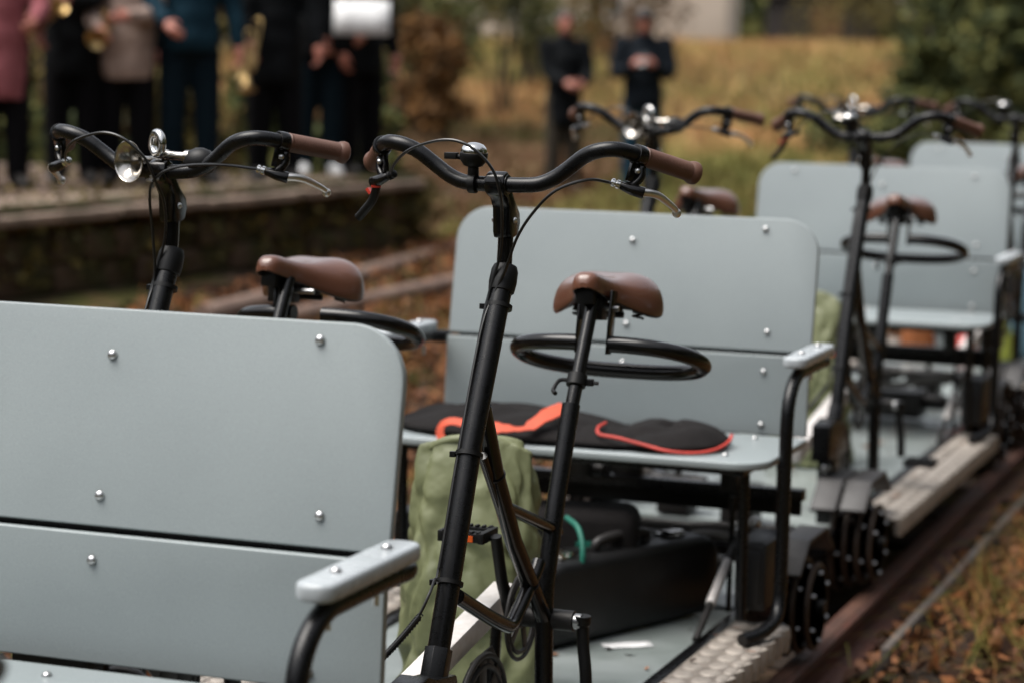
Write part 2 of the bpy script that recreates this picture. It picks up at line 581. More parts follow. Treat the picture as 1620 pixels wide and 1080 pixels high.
def track(name, x0, gauge, y0, y1, ang, label, vis0, vis1, zt=-0.07):
    t = empty(name, (x0, 0, zt - 0.127), ang)
    tag(t, label, 'railway track')
    for sx in (-1, 1):
        g = G()
        g.prism([(a + sx * gauge / 2, b) for a, b in rail_profile()], y0, y1, 'XZ')
        o = g.build('rail', ['rust'], t, bevel=0)
        r = G().box((sx * gauge / 2, (y0 + y1) / 2, 0.1285), (0.036, y1 - y0, 0.003)).build('rail_head', 'rail_top', o)
    g = G()
    g.box((0, 0, 0), (gauge + 0.62, 0.22, 0.12))
    first = None
    y = vis0
    while y < vis1:
        if first is None:
            first = g.build('sleeper', 'sleeper', t, bevel=0.01, loc=(0, y, -0.063))
            first.rotation_euler = (0, 0, 0.01)
        else:
            c = first.copy()
            COL.objects.link(c)
            c.parent = t
            c.location = (random.uniform(-.02, .02), y, -0.063 + random.uniform(-0.004, 0.0))
            c.rotation_euler = (0, 0, random.uniform(-.02, .02))
        y += 0.62
    return t


track('railway_track', 0, 0.92, -8, 60, 0, 'rusty railway track under the row of rail carts', -3, 16)
for pts, r, lab in (([(-3.90, 5.0, 0.15), (-4.10, 7.4, 0.15), (-4.28, 9.4, 0.16), (-4.42, 11.2, 0.17)], 0.06, 'long brown timber pole lying in leaf litter nearest the platform wall'),
                    ([(-3.68, 4.2, 0.10), (-3.60, 6.1, 0.115), (-3.56, 7.6, 0.12), (-3.45, 9.6, 0.12)], 0.05, 'second brown timber pole in the leaf litter, nearer the carts')):
    tag(G().tube(sm(pts, 6), r, 12).build('timber_pole', 'pole_wood'), lab, 'pole', 'timber poles lying beside the platform')

# grey weathered boards lying along the outer side of the right rail
g = G().box((0, 0, 0), (0.028, 1.75, 0.07))
b0 = g.build('edging_board', 'grey_wood', None, bevel=0.006, loc=(0.60, 1.55, -0.165), smooth=True)
b0.rotation_euler = (R(0.3), 0, R(-0.4))
tag(b0, 'weathered grey edging board along the near rail, the shorter nearer piece', 'board', 'edging boards beside the rail')
b1 = b0.copy(); COL.objects.link(b1)
b1.scale = (1, 1.9, 1)
b1.location = (0.615, 4.15, -0.155)
b1.rotation_euler = (0, 0, R(-0.1))
tag(b1, 'long weathered grey edging board beside the rail, farther than the short one', 'board', 'edging boards beside the rail')

# ------------------------------------------------------------------ platform
pl = empty('platform', (-4.65, 5.2, -0.25))
tag(pl, 'old low stone platform with pale concrete edge and mossy wall', 'platform')
pdir = -0.079
pl.rotation_euler = (0, 0, pdir)
L0, L1 = -7.0, 3.85
TOP = 0.91
G().box((-6.0, (L0 + L1) / 2, (TOP - 0.12) / 2 - 0.05), (11.6, L1 - L0 - 0.1, TOP - 0.02)).build('platform_core', 'stone', pl)
G().box((-6.35, (L0 + L1) / 2, TOP - 0.05), (11.0, L1 - L0 - 0.06, 0.1)).build('platform_surface', 'platform_soil', pl)
y = L0
first = None
while y < L1 - 0.1:
    ln = random.choice([0.9, 1.0, 1.1])
    ln = min(ln, L1 - y)
    g = G().box((-0.40, 0, 0), (0.86, ln - 0.015, 0.055))
    o = g.build('edge_slab', 'concrete', pl, bevel=0.012, loc=(random.uniform(-.01, .01), y + ln / 2, TOP - 0.02 + random.uniform(-.004, .004)))
    y += ln
zrow = 0.0
row = 0
stm = {}
while zrow < TOP - 0.10:
    hh = 0.16
    y = L0 + (row % 2) * 0.15
    while y < L1 - 0.1:
        ln = random.choice([0.28, 0.38, 0.48])
        if ln not in stm:
            stm[ln] = G().box((0, 0, 0), (0.14, ln - 0.010, hh - 0.010)).build('stone_block', 'stone', pl, bevel=0.015, loc=(-0.11, y + ln / 2, zrow + hh / 2))
        else:
            c = stm[ln].copy()
            COL.objects.link(c)
            c.parent = pl
            c.location = (-0.11 + random.uniform(-.045, .03), y + ln / 2, zrow + hh / 2)
            c.rotation_euler = (0, random.uniform(-.04, .04), random.uniform(-.03, .03))
        y += ln
    zrow += hh
    row += 1


# moss and litter along the platform's edge, foot and broken end (in the platform's own frame)
Q_ = []
for (xa, xb, ya, yb, za, zb, n_) in ((-0.06, 0.10, -4, 3.95, 0.28, 0.42, 2600), (-0.10, 0.02, -4, 3.9, 0.55, 0.90, 1500), (-0.5, 0.0, 3.75, 4.15, 0.35, 0.93, 1600), (-3.0, -0.1, -3, 3.8, 0.918, 0.93, 1500)):
    Q_.append(np.stack([rng.uniform(xa, xb, n_), rng.uniform(ya, yb, n_), rng.uniform(za, zb, n_)], 1))
o = fast_mesh('moss_and_litter', *leaf_quads(np.concatenate(Q_), 0.03, 0.3), 'leaf_olive', pl)
o['kind'] = 'stuff'


def at_platform_z():
    return -0.25 + TOP


# ------------------------------------------------------------------ rail cart (two bicycles ahead of a bench)
Z0 = 0.07  # cart origin lies on the rail tops, z = -0.07; parts are measured from z = 0


def part(g, name, mats, parent, bevel=0, top=True, **k):
    return g.build(name, mats, parent, bevel=bevel, loc=(0, 0, Z0) if top else (0, 0, 0), **k)


def bolt_at(parent, p, n, r=0.0082, mt='zinc', name='bolt'):
    g = G()
    g.lathe([(r, 0), (r, r * 0.25), (r * 0.9, r * 0.5), (r * 0.6, r * 0.78), (r * 0.25, r * 0.88), (0, r * 0.9)], p, n, seg=14)
    return part(g, name, mt, parent, top=False)


def board(parent, z0, z1, y0, y1, rtop, rbot, bolts, th=0.018, hw=0.502):
    """backrest board leaning back: front face passes (y0,z0) and (y1,z1)"""
    dy, dz = y1 - y0, z1 - z0
    ln = math.hypot(dy, dz)
    cy, sy = dz / ln, dy / ln

    def tf(v):  # v.x = x, v.y = depth behind front face, v.z = along the board
        return Vector((v.x, y0 + v.z * sy + v.y * cy, z0 + v.z * cy - v.y * sy))
    g = G().prism(rrect(-hw, hw, 0, ln, (rtop, rtop, rbot, rbot), 12), 0, th, 'XZ', tf=tf)
    o = part(g, 'backrest_board', 'board', parent, bevel=0.004, bseg=3)
    n = Vector((0, -cy, sy))
    for bx, bz in bolts:
        t = (bz - z0) / dz
        bolt_at(o, Vector((bx, y0 + dy * t, bz)) + n * 0.0002, n)
    return o


def bicycle(cart, s, bell):
    """s=+1 right, -1 left bicycle of the cart; rider faces -Y"""
    X = 0.337 if s > 0 else -0.366
    yaw, tilt = (R(-1.2), 0) if s > 0 else (R(-4), R(6))
    T = G().tube([(X, -1.774, 1.115), (X, -1.928, 0.819), (X, -2.02, 0.591), (X, -2.08, 0.449), (X, -2.155, 0.16)], 0.0205, 20)
    part(T, 'front_tube', 'black_paint', cart)
    d = Vector((0, -1.774 + 2.08, 1.125 - 0.449)).normalized()
    p = Vector((X, -1.774, 1.115))
    g = G().lathe([(0.022, -0.03), (0.0245, -0.028), (0.0265, -0.010), (0.0255, 0.012), (0.022, 0.022), (0.016, 0.023)], p, d, 24)
    part(g, 'collar', 'black_rubber', cart)
    part(G().tube([(X, -1.774, 1.12), (X, -1.768, 1.17), (X, -1.765, 1.215)], 0.0145, 16), 'stem_tube', 'black_gloss', cart)
    # stem
    poly = [(-1.835, 1.292), (-1.83, 1.308), (-1.812, 1.315), (-1.797, 1.306), (-1.79, 1.285), (-1.768, 1.258), (-1.742, 1.235), (-1.738, 1.215),
            (-1.75, 1.192), (-1.782, 1.188), (-1.788, 1.20), (-1.791, 1.245), (-1.806, 1.264), (-1.826, 1.272)]
    st = G().prism(poly, X - 0.019, X + 0.019, 'YZ')
    st = part(st, 'stem', 'black_gloss', cart, bevel=0.004)
    for yy, zz in ((-1.775, 1.222), (-1.802, 1.285)):
        for sx in (1, -1):
            bolt_at(st, (X + sx * 0.0195, yy, zz), (sx, 0, 0), 0.006, 'zinc')
    # seat tube with post
    part(G().tube([(X, -1.372, 0.822), (X, -1.452, 0.639), (X, -1.51, 0.468), (X, -1.512, 0.40), (X, -1.50, 0.15)], 0.019, 18), 'seat_tube', 'black_paint', cart)
    part(G().tube([(X, -1.24, 1.035), (X, -1.372, 0.81)], 0.0145, 16), 'seat_post', 'black_gloss', cart)
    dsp = Vector((0, -1.24 + 1.372, 1.035 - 0.81)).normalized()
    cl = G().lathe([(0.019, -0.012), (0.0205, -0.012), (0.0205, 0.012), (0.019, 0.012)], (X, -1.34, 0.868), dsp, 18)
    cl.box((X + 0.026, -1.335, 0.865), (0.016, 0.012, 0.014)).tube([(X + 0.02, -1.335, 0.866), (X + 0.045, -1.335, 0.864)], 0.004, 8)
    cl.tube(sm([(X - 0.02, -1.338, 0.868), (X - 0.037, -1.345, 0.866), (X - 0.04, -1.37, 0.85), (X - 0.03, -1.385, 0.845)]), 0.0045, 8)
    part(cl, 'seat_clamp', 'black_rubber', cart)
    # diagonal tubes and bracket
    part(G().tube([(X, -1.875, 0.885), (X, -1.80, 0.745), (X, -1.697, 0.60), (X, -1.505, 0.40)], 0.0175, 18), 'diagonal_tube', 'black_gloss', cart)
    part(G().tube([(X - 0.005, -1.855, 0.79), (X - 0.005, -1.61, 0.495)], 0.0095, 12), 'thin_tube', 'black_gloss', cart)
    part(G().tube([(X, -1.735, 0.672), (X, -1.44, 0.572)], 0.0125, 14), 'cross_tube', 'black_gloss', cart)
    part(G().tube(sm([(X, -1.985, 0.552), (X, -1.82, 0.478), (X, -1.735, 0.444), (X, -1.705, 0.437), (X, -1.67, 0.45), (X, -1.575, 0.51), (X, -1.55, 0.53)], 5), 0.0145, 14), 'bracket_tube', 'black_gloss', cart)
    for yy, zz, rr in ((-1.80, 0.745, 0.019), (-1.60, 0.493, 0.0185)):
        dd = Vector((0, -1.697 + 1.80, 0.60 - 0.745)).normalized()
        g = G().lathe([(rr - 0.001, -0.0015), (rr + 0.001, -0.0015), (rr + 0.001, 0.0015), (rr - 0.001, 0.0015)], (X, yy, zz), dd, 18)
        part(g, 'tie_band', 'black_rubber', cart)
    # bottom bracket, chainring, cranks, pedals
    part(G().tube([(X - 0.065, -1.50, 0.405), (X + 0.06, -1.50, 0.405)], 0.021, 20), 'bottom_bracket', 'dark_metal', cart)
    g = G().lathe([(0.009, 0.06), (0.009, 0.075), (0.016, 0.0755), (0.016, 0.062)], (X, -1.5, 0.405), (1, 0, 0), 18)
    part(g, 'axle_end', 'zinc', cart)
    cr = G().tube(sm([(X + 0.078, -1.50, 0.418), (X + 0.078, -1.50, 0.40), (X + 0.082, -1.505, 0.36), (X + 0.092, -1.515, 0.30), (X + 0.095, -1.52, 0.24)]), [0.017] * 7 + [0.0125] * 18, 14)
    part(cr, 'crank', 'black_rubber', cart)
    part(G().tube([(X - 0.075, -1.50, 0.405), (X - 0.085, -1.53, 0.48), (X - 0.09, -1.555, 0.575)], [0.015, 0.012, 0.012], 12), 'crank', 'black_rubber', cart)

    def pedal(px, py, pz, tx):
        g = G()
        for a in (-0.034, 0.034):
            g.box((px, py + a, pz), (0.085, 0.016, 0.018))
            for k in range(6):
                g.box((px - 0.036 + k * 0.0144, py + a, pz + 0.011), (0.007, 0.014, 0.005))
        for a in (-0.043, 0.043):
            g.box((px + a, py, pz), (0.012, 0.085, 0.022))
        g.box((px, py, pz), (0.08, 0.014, 0.014))
        g.box((px, py - 0.016, pz), (0.06, 0.006, 0.008))
        o = part(g, 'pedal', 'black_rubber', cart, bevel=0.0015)
        if tx > 0:
            return
        part(G().box((px, py - 0.0435, pz - 0.001), (0.055, 0.004, 0.012)), 'reflector', 'orange_reflector', o, top=False)
        part(G().box((px, py + 0.0435, pz - 0.001), (0.055, 0.004, 0.012)), 'reflector', 'orange_reflector', o, top=False)
    pedal(X - 0.15, -1.555, 0.575, -1)
    pedal(X + 0.16, -1.52, 0.225, 1)
    # chainring: disc with slots
    cx = X - 0.052

    def spoked(cx, cy, cz, r, ns, mt, nm, th=0.008, hub=0.3, wd=0.22):
        g = G()
        g.tube([(cx, cy + r * math.cos(a), cz + r * math.sin(a)) for a in np.linspace(0, 2 * math.pi, 41)], th * 1.2, 6, caps=False)
        g.tube([(cx, cy + r * .84 * math.cos(a), cz + r * .84 * math.sin(a)) for a in np.linspace(0, 2 * math.pi, 41)], th * 1.2, 6, caps=False)
        g.lathe([(r * hub, -th / 2), (r * hub, th / 2)], (cx, cy, cz), (1, 0, 0), 24)
        for k in range(ns):
            a = 2 * math.pi * k / ns
            u, v = math.cos(a), math.sin(a)
            g.bar((cx, cy + u * r * hub * .8, cz + v * r * hub * .8), (cx, cy + u * r * .95, cz + v * r * .95), th, r * wd)
        return part(g, nm, mt, cart, bevel=0.001)
    spoked(cx, -1.50, 0.405, 0.088, 5, 'dark_metal', 'chainring', 0.004)
    spoked(cx - 0.03, -1.64, 0.215, 0.135, 8, 'dark_metal', 'belt_wheel', 0.006, 0.35, 0.3)
    # chain guard plate and drive box under the bracket
    g = G().prism([(-1.66, 0.34), (-1.55, 0.35), (-1.50, 0.30), (-1.52, 0.17), (-1.66, 0.17), (-1.68, 0.3)], X - 0.10, X - 0.095, 'YZ')
    part(g, 'guard_plate', 'dark_metal', cart, bevel=0.001)
    # angled aluminium beam running forward
    if s > 0:
        g = G().bar((X - 0.128, -1.40, 0.425), (X - 0.131, -2.08, 0.310), 0.045, 0.045)
        part(g, 'square_beam', 'raw_alu', cart, bevel=0.002)
        part(G().tube([(X - 0.135, -1.42, 0.39), (X - 0.135, -1.45, 0.15)], 0.012, 10), 'beam_strut', 'black_paint', cart)
    # socket and mount at foot of the front tube
    g = G().tube([(X, -2.068, 0.475), (X, -2.12, 0.36)], 0.0255, 6)
    part(g, 'tube_socket', 'black_paint', cart, bevel=0.001)
    g = G().prism([(-2.27, 0.44), (-2.18, 0.452), (-2.14, 0.438), (-2.05, 0.425), (-2.02, 0.36), (-2.02, 0.33), (-2.27, 0.33)], X - 0.028, X + 0.028, 'YZ')
    part(g, 'mount_plate', 'black_paint', cart, bevel=0.003)
    mp_ = part(G().box((X, -2.15, 0.225), (0.05, 0.09, 0.21)), 'mount_post', 'black_paint', cart, bevel=0.003)
    for q in (0.30, 0.262, 0.224):
        bolt_at(mp_, (X + 0.004, -2.1955, q), (0, -1, 0), 0.015, 'zinc')
    # handlebar
    O = Vector((X - (0.008 if s < 0 else 0), -1.812, 1.290))
    Rm = Matrix.Rotation(yaw, 3, 'Z') @ Matrix.Rotation(tilt, 3, 'X')

    def H(x, y, z):
        return O + Rm @ Vector((x, y, z))
    half = [(0, 0, 0), (0.05, 0.006, 0), (0.078, 0.010, 0.003), (0.105, 0.012, 0.014), (0.132, 0.012, 0.032), (0.165, 0.006, 0.056), (0.195, 0.002, 0.068),
            (0.225, 0.010, 0.071), (0.25, 0.035, 0.064), (0.268, 0.064, 0.055), (0.30, 0.115, 0.041), (0.325, 0.157, 0.027)]
    pts = [H(-x, y, z) for x, y, z in half[::-1]] + [H(*p) for p in half[1:]]
    hb = part(G().tube(sm(pts, 5), 0.0142, 18), 'handlebar', 'black_paint', cart)
    part(G().tube([H(-0.021, 0, 0), H(0.021, 0, 0)], 0.0185, 20), 'bar_clamp', 'black_gloss', cart, bevel=0.001)
    for sx in (-1, 1):
        a, b = Vector((sx * 0.262, 0.056, 0.058)), Vector((sx * 0.328, 0.162, 0.025))
        dd = (Rm @ (b - a)).normalized()
        Ln = (b - a).length
        prof = [(0.0165, 0), (0.0185, 0.002)]
        k = 0.006
        while k < Ln - 0.018:
            prof += [(0.0182, k), (0.0176, k + 0.0012), (0.0182, k + 0.0024)]
            k += 0.0036
        prof += [(0.0185, Ln - 0.016), (0.021, Ln - 0.011), (0.0222, Ln - 0.004), (0.0215, Ln), (0.017, Ln + 0.004), (0.004, Ln + 0.006), (0, Ln + 0.006)]
        part(G().lathe(prof, H(*a), dd, 24), 'grip', 'grip_brown', hb, top=False)
        a0 = H(sx * 0.252, 0.037, 0.0635)
        ad = (H(sx * 0.264, 0.058, 0.057) - a0).normalized()
        g = G().lathe([(0.0145, 0), (0.0185, 0.0), (0.019, 0.012), (0.0185, 0.02), (0.0145, 0.02)], a0, ad, 20)
        g.bar(H(sx * 0.252, 0.045, 0.05), H(sx * 0.245, 0.036, 0.012), 0.010, 0.018)
        g.tube(sm([H(sx * 0.262, 0.05, 0.04), H(sx * 0.262, 0.045, 0.02), H(sx * 0.25, 0.035, 0.006), H(sx * 0.236, 0.024, 0.004)], 4), 0.008, 8)
        g.tube([H(sx * 0.232, 0.02, 0.006), H(sx * 0.252, 0.028, -0.002), H(sx * 0.272, 0.036, -0.008)], [0.0075, 0.0105, 0.011], 12)
        part(g, 'lever_bracket', 'black_gloss', hb, top=False, bevel=0.001)
        g = G().lathe([(0.004, -0.016), (0.0075, -0.014), (0.008, -0.009), (0.0055, -0.008), (0.0055, -0.006), (0.0085, -0.005), (0.0085, 0.001), (0.005, 0.002)], H(sx * 0.229, 0.02, 0.0065), (H(sx * 0.252, 0.028, -0.002) - H(sx * 0.232, 0.02, 0.006)).normalized(), 12)
        part(g, 'cable_adjuster', 'black_rubber' if (s > 0 and sx < 0) else 'chrome', hb, top=False)
        bolt_at(hb, H(sx * 0.258, 0.038, 0.032), Rm @ Vector((0, -1, 0.1)), 0.006, 'zinc')
        blk = (s > 0 and sx < 0)
        path = [H(sx * 0.268, 0.036, -0.006), H(sx * 0.282, 0.046, -0.008), H(sx * 0.293, 0.062, -0.014), H(sx * 0.303, 0.088, -0.028), H(sx * 0.309, 0.106, -0.039), H(sx * 0.310, 0.115, -0.047)]
        if blk:
            path = [H(-0.262, 0.036, -0.004), H(-0.27, 0.045, -0.025), H(-0.281, 0.052, -0.045), H(-0.30, 0.06, -0.064), H(-0.315, 0.066, -0.078)]
        pp = sm(path, 5)
        g = G().tube(pp, [0.0085 - 0.0035 * min(1, i / (len(pp) - 1)) if not blk else 0.0085 for i in range(len(pp))], 10)
        if not blk:
            g.ball(path[-1], 0.0088)
        part(g, 'brake_lever', 'black_rubber' if blk else 'alu', hb, top=False)
        if blk:
            g = G().box(H(-0.262, 0.03, -0.015), (0.018, 0.01, 0.004), Matrix.Rotation(0.5, 3, 'Z')).box(H(-0.285, 0.05, -0.025), (0.012, 0.012, 0.006), Matrix.Rotation(0.9, 3, 'Y'))
            part(g, 'shift_button', 'red_plastic', hb, top=False)
    # cables
    cl_ = [H(-0.226, 0.018, 0.008), H(-0.205, -0.01, 0.032), H(-0.155, -0.048, 0.062), H(-0.084, -0.062, 0.081), H(-0.034, -0.062, 0.072), H(0.006, -0.052, 0.035), H(0.020, -0.042, -0.008),
           Vector((X + 0.014, -1.825, 1.23)), Vector((X + 0.002, -1.80, 1.16)), Vector((X - 0.016, -1.805, 1.09)), Vector((X - 0.021, -1.835, 1.02)), Vector((X - 0.022, -1.93, 0.82)), Vector((X - 0.022, -2.02, 0.61))]
    if s > 0:
        cl_ += [Vector((X - 0.016, -2.055, 0.595)), Vector((X - 0.012, -2.09, 0.575)), Vector((X - 0.03, -2.11, 0.53)), Vector((X - 0.085, -2.14, 0.46))]
    part(G().tube(sm(cl_, 6), 0.0028, 8), 'brake_cable', 'cable_black', hb, top=False)
    cr_ = [H(0.216, 0.016, 0.010), H(0.15, -0.012, 0.020), H(0.08, -0.036, 0.018), H(0.03, -0.04, 0.0), Vector((X - 0.012, -1.835, 1.25)), Vector((X - 0.016, -1.815, 1.16)),
           Vector((X - 0.016, -1.81, 1.08)), Vector((X - 0.019, -1.845, 1.01)), Vector((X - 0.019, -1.935, 0.82)), Vector((X - 0.019, -2.025, 0.61))] if s < 0 else [H(0.216, 0.016, 0.010), H(0.184, -0.022, 0.016), H(0.131, -0.042, -0.004), H(0.086, -0.036, -0.045), Vector((X + 0.045, -1.826, 1.195)), Vector((X + 0.014, -1.805, 1.13)),
           Vector((X - 0.008, -1.81, 1.08)), Vector((X - 0.018, -1.845, 1.01)), Vector((X - 0.019, -1.935, 0.82)), Vector((X - 0.019, -2.025, 0.61))]
    part(G().tube(sm(cr_, 6), 0.0028, 8), 'brake_cable', 'cable_black', hb, top=False)
    if s > 0:
        a, b = Vector((X - 0.022, -2.105, 0.54)), Vector((X - 0.12, -2.16, 0.425))
        c0 = [a.lerp(b, t) + Vector((0, 0, -0.008 * math.sin(t * math.pi))) for t in np.linspace(0, 1, 40)]
        g = G()
        g.tube(c0, 0.0045, 8)
        g.tube([c0[int(t * 39)].lerp(c0[min(39, int(t * 39) + 1)], t * 39 % 1) + Vector((math.cos(t * 2 * math.pi * 26) * 0.0052, 0, math.sin(t * 2 * math.pi * 26) * 0.0052)) for t in np.linspace(0, 1, 26 * 10)], 0.0016, 5)
        part(g, 'spiral_wrap', 'cable_black', hb, top=False)
    # cable ties round the front tube
    for yy, zz in ((-1.797, 1.062), (-1.935, 0.805), (-2.023, 0.585)):
        g = G().lathe([(0.0215, -0.004), (0.0255, -0.004), (0.0255, 0.004), (0.0215, 0.004)], (X, yy, zz), d, 20)
        g.box((X - 0.029, yy - 0.008, zz), (0.010, 0.009, 0.010))
        part(g, 'cable_tie', 'black_rubber', cart)
    if bell:
        b = H(-0.05, 0, 0)
        g = G().lathe([(0.0165, -0.007), (0.0185, -0.007), (0.0185, 0.007), (0.0165, 0.007)], b, (1, 0, 0), 18)
        g.tube([b + Vector((0, 0, 0.012)), b + Vector((0.001, -0.002, 0.034))], [0.011, 0.010], 12)
        g.lathe([(0.010, 0), (0.018, 0.003), (0.0245, 0.012), (0.0262, 0.02), (0.0262, 0.027), (0.02, 0.0275)], b + Vector((0, 0, 0.030)), (0.05, -0.05, 1), 28)
        g.tube([b + Vector((-0.022, 0, 0.047)), b + Vector((-0.034, -0.002, 0.049))], 0.005, 8)
        g.box(b + Vector((-0.042, -0.004, 0.050)), (0.024, 0.016, 0.012))
        o = part(g, 'bell', 'black_rubber', hb, top=False, bevel=0.0008)
        g = G().lathe([(0.0245, 0), (0.0245, 0.003), (0.0225, 0.009), (0.017, 0.0145), (0.009, 0.0175), (0.003, 0.0185), (0, 0.0186)], b + Vector((0.0013, -0.0013, 0.0575)), (0.05, -0.05, 1), 28, mi=0)
        part(g, 'bell_dome', 'chrome', hb, top=False)
    else:
        # double-bend bulb horn: big flare towards the front, coil behind, rubber bulb
        c = H(-0.036, -0.045, 0.024)
        ax = Vector((-0.30, -0.90, -0.02)).normalized()
        g = G()
        prof_o = [(0.0075, -0.055), (0.009, -0.045), (0.013, -0.03), (0.021, -0.014), (0.032, -0.004), (0.0410, 0.0)]
        prof_i = [(0.0400, 0.0004), (0.0335, -0.0055), (0.0225, -0.0155), (0.0125, -0.031), (0.0085, -0.045), (0.008, -0.054), (0.001, -0.0545)]
        g.lathe(prof_o + prof_i, c, ax, 32)
        back = c - ax * 0.055
        lp = [back]
        side = Vector((1, -0.2, 0)).normalized()
        for t in np.linspace(0, 1, 18):
            a = R(-90 + 300 * t)
            lp.append(back + side * (0.013 + 0.012 * t) + Vector((side.x * 0.020 * math.cos(a), 0.012 * t, 0.018 + 0.020 * math.sin(a))))
        g.tube(sm([back, back - ax * 0.015, back - ax * 0.02 + Vector((0.02, 0, 0.012)), back + Vector((0.035, -0.002, 0.013)), back + Vector((0.05, 0.0, 0.011)), back + Vector((0.085, 0.0, 0.010))], 5), 0.0085, 12)
        g.lathe([(0.006, -0.006), (0.012, -0.006), (0.0125, 0.004), (0.006, 0.004)], back + Vector((0.085, 0, 0.010)), (1, 0, 0), 16)
        hn = part(g, 'horn', 'horn_nickel', hb, top=False)
        rg = [back + Vector((0.024, -0.012, 0.034)) + Vector((0.0165 * math.cos(a), -0.010 * math.cos(a), 0.021 * math.sin(a))) for a in np.linspace(0, 2 * math.pi, 25)]
        part(G().tube(rg, 0.0078, 12, caps=False), 'horn_loop', 'chrome', hb, top=False)
        bc = back + Vector((0.076, 0.004, 0.004))
        g = G().lathe([(0.008, 0), (0.018, 0.006), (0.026, 0.02), (0.028, 0.034), (0.025, 0.048), (0.016, 0.06), (0.005, 0.065), (0, 0.0655)], bc, (1, 0.1, -0.12), 24)
        part(g, 'horn_bulb', 'black_rubber', hb, top=False)
        g = G().lathe([(0.004, 0), (0.004, 0.012), (0.013, 0.014), (0.013, 0.017), (0.005, 0.018), (0.005, 0.024), (0, 0.0245)], H(0.005, -0.025, -0.028), (0, -0.2, 1), 14)
        part(g, 'horn_screw', 'zinc', hb, top=False)
    # saddle
    O2 = Vector((X - 0.020, -1.105, 1.026))
    Sr = Matrix.Rotation(R(5 if s > 0 else -3), 3, 'Z') @ Matrix.Rotation(R(-6), 3, 'X')
    secs = [(-0.202, 0.008, 0.018, 0.008), (-0.199, 0.017, 0.029, 0.022), (-0.191, 0.026, 0.038, 0.036), (-0.175, 0.031, 0.044, 0.046), (-0.14, 0.035, 0.040, 0.048), (-0.10, 0.047, 0.035, 0.054), (-0.06, 0.074, 0.033, 0.066),
            (-0.02, 0.106, 0.038, 0.086), (0.02, 0.123, 0.046, 0.096), (0.05, 0.122, 0.049, 0.094), (0.074, 0.107, 0.047, 0.082), (0.088, 0.078, 0.040, 0.064), (0.093, 0.045, 0.028, 0.04)]
    g = G()
    n = 20
    rings = []
    for (yy, wd, zt, dp) in secs:
        ring = []
        for k in range(n + 1):
            a = math.pi * k / n
            ca, sa = math.cos(a), math.sin(a)
            xx = wd * (abs(ca) ** 0.62) * (1 if ca > 0 else -1)
            drop = dp * (1 - sa ** 0.75)
            groove = 0.004 * math.exp(-(xx / 0.014) ** 2) if yy > -0.12 else 0
            ring.append(O2 + Sr @ Vector((xx, yy, zt - drop - groove)))
        ring.append(O2 + Sr @ Vector((-wd * 0.88, yy, zt - dp - 0.004)))
        for q in (-0.5, 0, 0.5):
            ring.append(O2 + Sr @ Vector((wd * q * 1.2, yy, zt - dp * 0.62 - 0.004)))
        ring.append(O2 + Sr @ Vector((wd * 0.88, yy, zt - dp - 0.004)))
        rings.append(ring)
    L_ = len(rings[0])
    vs = [v for r_ in rings for v in r_]
    fs = [(i * L_ + k, i * L_ + (k + 1) % L_, (i + 1) * L_ + (k + 1) % L_, (i + 1) * L_ + k) for i in range(len(rings) - 1) for k in range(L_)]
    mi = [1 if (f[0] % L_) > n else 0 for f in fs]
    for f, q in zip(fs, mi):
        pass
    g.v += [tuple(v) for v in vs]
    g.f += fs
    g.m += mi
    g.add(rings[0], [tuple(range(L_))], 0)
    g.add(rings[-1], [tuple(range(L_))[::-1]], 0)
    sa_ = part(g, 'saddle', ['leather', 'black_rubber'], cart, ang=60)
    md = sa_.modifiers.new('smooth', 'SUBSURF')
    md.levels = md.render_levels = 1

    def Q(x, y, z):
        return O2 + Sr @ Vector((x, y, z))
    for sx in (-1, 1):
        part(G().tube(sm([Q(sx * 0.012, -0.155, 0.0), Q(sx * 0.020, -0.12, -0.022), Q(sx * 0.022, -0.05, -0.026), Q(sx * 0.035, 0.0, -0.03), Q(sx * 0.065, 0.045, -0.034), Q(sx * 0.08, 0.055, -0.034)], 4), 0.0035, 8), 'saddle_rail', 'dark_metal', sa_, top=False)
        hel = [Q(sx * 0.066 + 0.011 * math.cos(a), 0.035 + 0.011 * math.sin(a), -0.052 + 0.038 * a / (2 * math.pi * 4)) for a in np.linspace(0, 2 * math.pi * 4, 60)]
        part(G().tube(hel, 0.0028, 6), 'saddle_spring', 'black_rubber', sa_, top=False)
        g = G().tube(sm([Q(sx * 0.03, -0.02, -0.030), Q(sx * 0.07, 0.0, -0.018), Q(sx * 0.10, 0.03, -0.014), Q(sx * 0.07, 0.055, -0.014)], 4), 0.0028, 6)
        part(g, 'saddle_wire', 'dark_metal', sa_, top=False)
    g = G().box(Q(0, -0.105, -0.028), (0.052, 0.055, 0.06), Sr).box(Q(0, -0.155, -0.008), (0.036, 0.05, 0.036), Sr).box(Q(0, -0.03, -0.03), (0.09, 0.03, 0.02), Sr)
    g.tube([Q(-0.045, -0.01, -0.045), Q(0.045, -0.01, -0.045)], 0.008, 10)
    part(g, 'saddle_clamp', 'black_rubber', sa_, bevel=0.004, top=False)
    # hoop behind the saddle, open at the front between two brackets
    cxh = X + (0.002 if s > 0 else 0.048)
    hp = []
    for t in np.linspace(0, 1, 49):
        a = R(-90 + 4.8) + t * R(360 - 9.6)
        ca, sa = math.cos(a), math.sin(a)
        xx = 0.203 * abs(ca) ** 0.72 * (1 if ca > 0 else -1)
        vv = 0.118 * abs(sa) ** 0.9 * (1 if sa > 0 else -1)
        hp.append((cxh + xx, -1.13 + vv * 0.96, (0.892 if s > 0 else 0.916) - vv * 0.36))
    part(G().tube(hp, 0.0172, 16), 'guard_hoop', 'black_gloss', cart)
    cxb, cxh = cxh, X + 0.002
